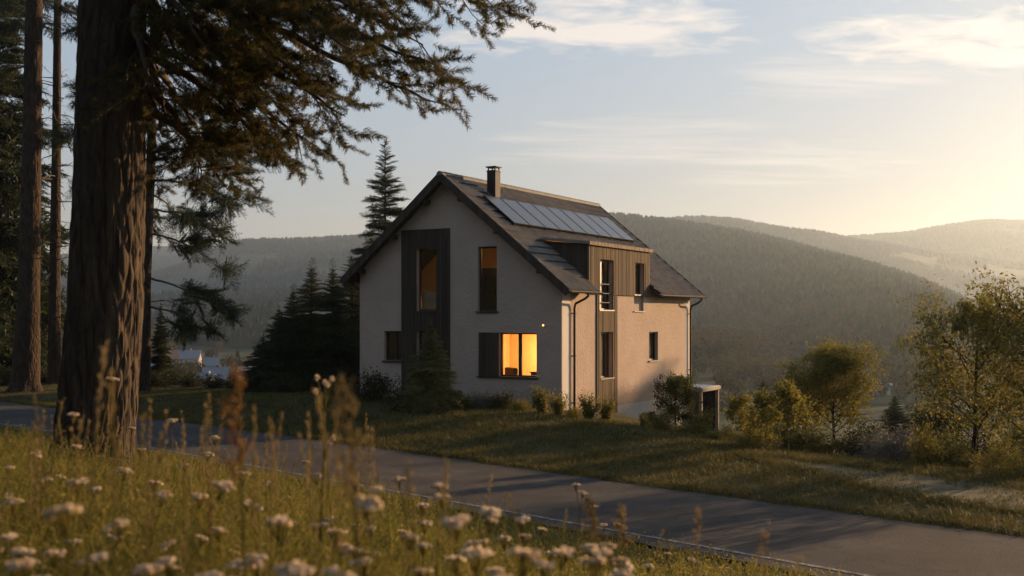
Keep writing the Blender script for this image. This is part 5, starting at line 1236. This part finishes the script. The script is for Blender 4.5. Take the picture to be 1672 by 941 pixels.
# (photo x, photo y, size in pixels) of heads; distance follows from the size
YA = [(100,838,64),(128,788,34),(190,860,40),(160,912,44),(240,932,50),(365,793,36),(455,853,48),(600,822,52),(650,783,24),(612,801,32),(718,795,30),(720,812,34),(690,826,26),(745,853,50),(800,838,34),(800,852,30),(852,850,30),(990,893,36),(857,907,56),(822,880,28),(775,905,46),(885,865,20),
      (205,770,26),(265,808,32),(325,812,30),(395,775,28),(185,620,20),(120,678,24),(280,688,18),(340,742,18),(125,730,22),(60,745,20),(20,820,30),(30,925,52),(480,935,56),(560,892,30),(690,935,40),(940,792,16),(952,805,16),(970,828,18),(1008,856,14),(515,778,22),(500,755,16),(280,930,34),(380,905,26),(330,880,30),(420,830,24),(540,850,22),
      (230,735,18),(300,760,20),(70,785,26),(15,765,22),(155,800,24),(440,790,18),(90,905,40),(610,905,26),(1060,925,18),(1090,905,14),(1130,915,14),(985,858,12),(900,905,22),(10,880,40),(350,715,16),(215,700,16),(660,870,22),(580,860,18),(470,815,16)]
ry = random.Random(17)
for i in range(52):
    px_ = ry.uniform(-20,1060)**1.0; top_ = 700+max(0,px_)*.20; YA.append((px_, top_+(960-top_)*ry.random()**.9, 0))
YA = [(a,b,s if s else (13+26*max(0,(b-690)/250)**1.3)*ry.uniform(.8,1.25)) for a,b,s in YA]
for i, (px,py,sz) in enumerate(YA):
    Yd = float(np.clip(F*.066/sz, 1.35, 7.5)); X = (px-836)/F*Yd; zt = ZC-(py-HY)/F*Yd; hg = zt-gz(X, Yd)
    if hg < .25 or hg > 1.1: hg = min(max(hg,.30),1.0)
    yarrow(X, Yd, hg, i, .9+.2*rnd.random())
def daisy():
    Yd = 4.4; X = (530-836)/F*Yd; z0 = gz(X,Yd); h = ZC-(625-HY)/F*Yd-z0; o = empty('fleabane', (X,Yd,z0), 0, 'tall branching weed with four round buds rising above the meadow', 'flower')
    st = MB(); top = np.array([.0,0,h]); st.tube([(-.05,0,0),(-.02,0,h*.4),(0,0,h*.8),(0,0,h-.03)],[.006,.005,.004,.003],6,False)
    heads = [(-.035,.0,-.035),(.0,.01,.0),(.03,0,.015),(.015,-.02,-.005),(-.03,0,.02),(.02,.0,-.24),(.035,.0,-.22)]
    for hx_,hy_,hz_ in heads[:5]: st.tube([(0,0,h-.10+hz_*.4),(hx_*.6,hy_*.6,h-.05+hz_*.7),(hx_,hy_,h+hz_)],[.003,.002,.002],5,False)
    for hx_,hy_,hz_ in heads[5:]: st.tube([(0,0,h+hz_-.06),(hx_,hy_,h+hz_)],[.003,.002],5,False)
    r = np.random.default_rng(9); n = 34; s = r.random(n)*.85; P = np.stack([-.05*(1-s), 0*s, s*h],-1); x = unit(r.normal(size=(n,3))+np.array([0,0,.4])); st.inst(LEAF_T[0]*np.array([1,.35,1]),LEAF_T[1],frames(x)*(.075*(1.1-s))[:,None,None],P)
    st.build('stem', MEADOW, o)
    for hx_,hy_,hz_ in heads:
        m = MB(); n = 60; d = unit(r.normal(size=(n,3))+np.array([0,0,.35])); m.inst(LEAF_T[0]*np.array([1,.5,1]),LEAF_T[1],frames(d)*.011,np.array([[hx_,hy_,h+hz_]])+d*.004)
        m.build('flower_head', PETAL, o)
daisy()
def stalk_mesh(seed, h, rust=False):
    r = np.random.default_rng(seed); st = MB(); hd = MB(); b = r.normal(0,.10)*h
    z = np.linspace(0,1,8); p = np.stack([b*z**2, .3*b*z**2, z*h],-1); st.tube(p, np.linspace(.0028,.0012,8), 5, False)
    n = 48; s = .70+.32*r.random(n); C = np.stack([np.interp(s,z,p[:,k]) for k in range(3)],-1)+r.normal(0,.002,(n,3)); x = unit(r.normal(0,.28,(n,3))+np.array([0,0,1.0])); hd.inst(LEAF_T[0]*np.array([1,.45,1]),LEAF_T[1],frames(x, up=np.array([1.0,0,0])[None])*(.013+.010*r.random(n))[:,None,None],C)
    for k in range(3):
        f = .1+.2*k; q0 = np.array([np.interp(f,z,p[:,j]) for j in range(3)]); a = r.random()*6.28; st.tube([q0,q0+np.array([.05*math.cos(a),.05*math.sin(a),.09]),q0+np.array([.12*math.cos(a),.12*math.sin(a),.12])],[.003,.0025,.0006],3,False)
    return st, hd
ST = []
for i in range(5):
    o = empty('grass_stalk', (0,0,-50), 0); a, b = stalk_mesh(400+i, 1.0); a.build('stem', MEADOW, o); b.build('seed_head', STRAW, o); ST.append([o, False])
def stalk(px, py, Yd, i):
    X = (px-836)/F*Yd; z0 = gz(X,Yd); hh = ZC-(py-HY)/F*Yd-z0
    if hh < .25: return
    e = ST[i % 5]; o = copy_tree(e[0]) if e[1] else e[0]; e[1] = True
    o.location = (X,Yd,z0-.02); o.scale = (1,1,hh); o.rotation_euler = (0,0,rnd.random()*6.28)
    tag(o, 'thin dry grass stalk with a feathery seed head in the meadow', 'grass stalk', 'seeding grass stalks in the meadow')
SK = [(560,655,2.4),(590,630,2.2),(505,670,3.2),(700,750,3.0),(745,740,3.4),(545,700,3.0),(130,555,2.6),(190,600,2.3),(100,640,3.0),(275,665,3.4),(240,650,4.0),(440,690,3.6),(410,660,2.8),(620,765,4.2),(680,760,3.0),(880,800,3.4),(1130,830,3.0),(1100,850,3.6),(1200,860,2.6),(1235,845,3.2),(1150,880,4.4),(60,690,3.4),(20,700,3.8),(330,700,4.4),(360,650,3.0),(470,720,4.6),(770,770,4.4),(830,800,4.6),(910,830,5.0),(940,850,5.0),(1020,870,4.8),(1050,860,4.6),(650,740,2.4),(300,640,2.9),(220,705,4.8),(165,690,3.6),(455,745,5.2),(530,760,5.4),(590,770,5.0),(860,850,5.2),(1260,890,3.0)]
rs_ = random.Random(23)
SK += [(rs_.uniform(200,620), rs_.uniform(655,760), rs_.uniform(2.6,6.5)) for _ in range(42)]+[(rs_.uniform(0,220), rs_.uniform(640,720), rs_.uniform(3,7)) for _ in range(14)]
for i, a in enumerate(SK): stalk(*a, i)
def dock(px, py, Yd, label, seed, mat):
    X = (px-836)/F*Yd; z0 = gz(X,Yd); h = ZC-(py-HY)/F*Yd-z0; o = empty('dock_stalk', (X,Yd,z0), 0, label, 'seed stalk'); r = np.random.default_rng(seed)
    st = MB(); st.tube([(0,0,0),(.02,0,h*.5),(.0,0,h)],[.005,.004,.002],6,False); hd = MB()
    for k in range(7):
        f = .80+.20*k/7; q = np.array([.0,0,f*h]); a = r.random()*6.28; e = q+np.array([.05*math.cos(a),.05*math.sin(a),.06])*(1.2-f*.6); st.tube([q,e],[.002,.001],4,False)
        n = 40; s = r.random((n,1)); C = q+(e-q)*s+r.normal(0,.006,(n,3)); hd.inst(LEAF_T[0],LEAF_T[1],frames(unit(r.normal(size=(n,3))))*(.009+.006*r.random(n))[:,None,None],C)
    n = 60; C = np.stack([0*np.arange(n), 0*np.arange(n), h*(.84+.16*r.random(n))],-1)+r.normal(0,.008,(n,3)); hd.inst(LEAF_T[0],LEAF_T[1],frames(unit(r.normal(size=(n,3))))*.013,C)
    st.build('stem', MEADOW, o); hd.build('seed_head', mat, o)
dock(388, 600, 2.3, 'blurred orange brown dock stalk, tallest left of the four budded weed', 7, RUST)
dock(572, 625, 2.0, 'blurred rusty seed stalk leaning over right of the four budded weed', 8, STRAW)
dock(968, 815, 3.9, 'branching dry weed stalk rising before the road', 9, STRAW)
dock(1015, 740+90, 4.2, 'second branching dry weed stalk before the road, nearer the frame corner', 10, STRAW)
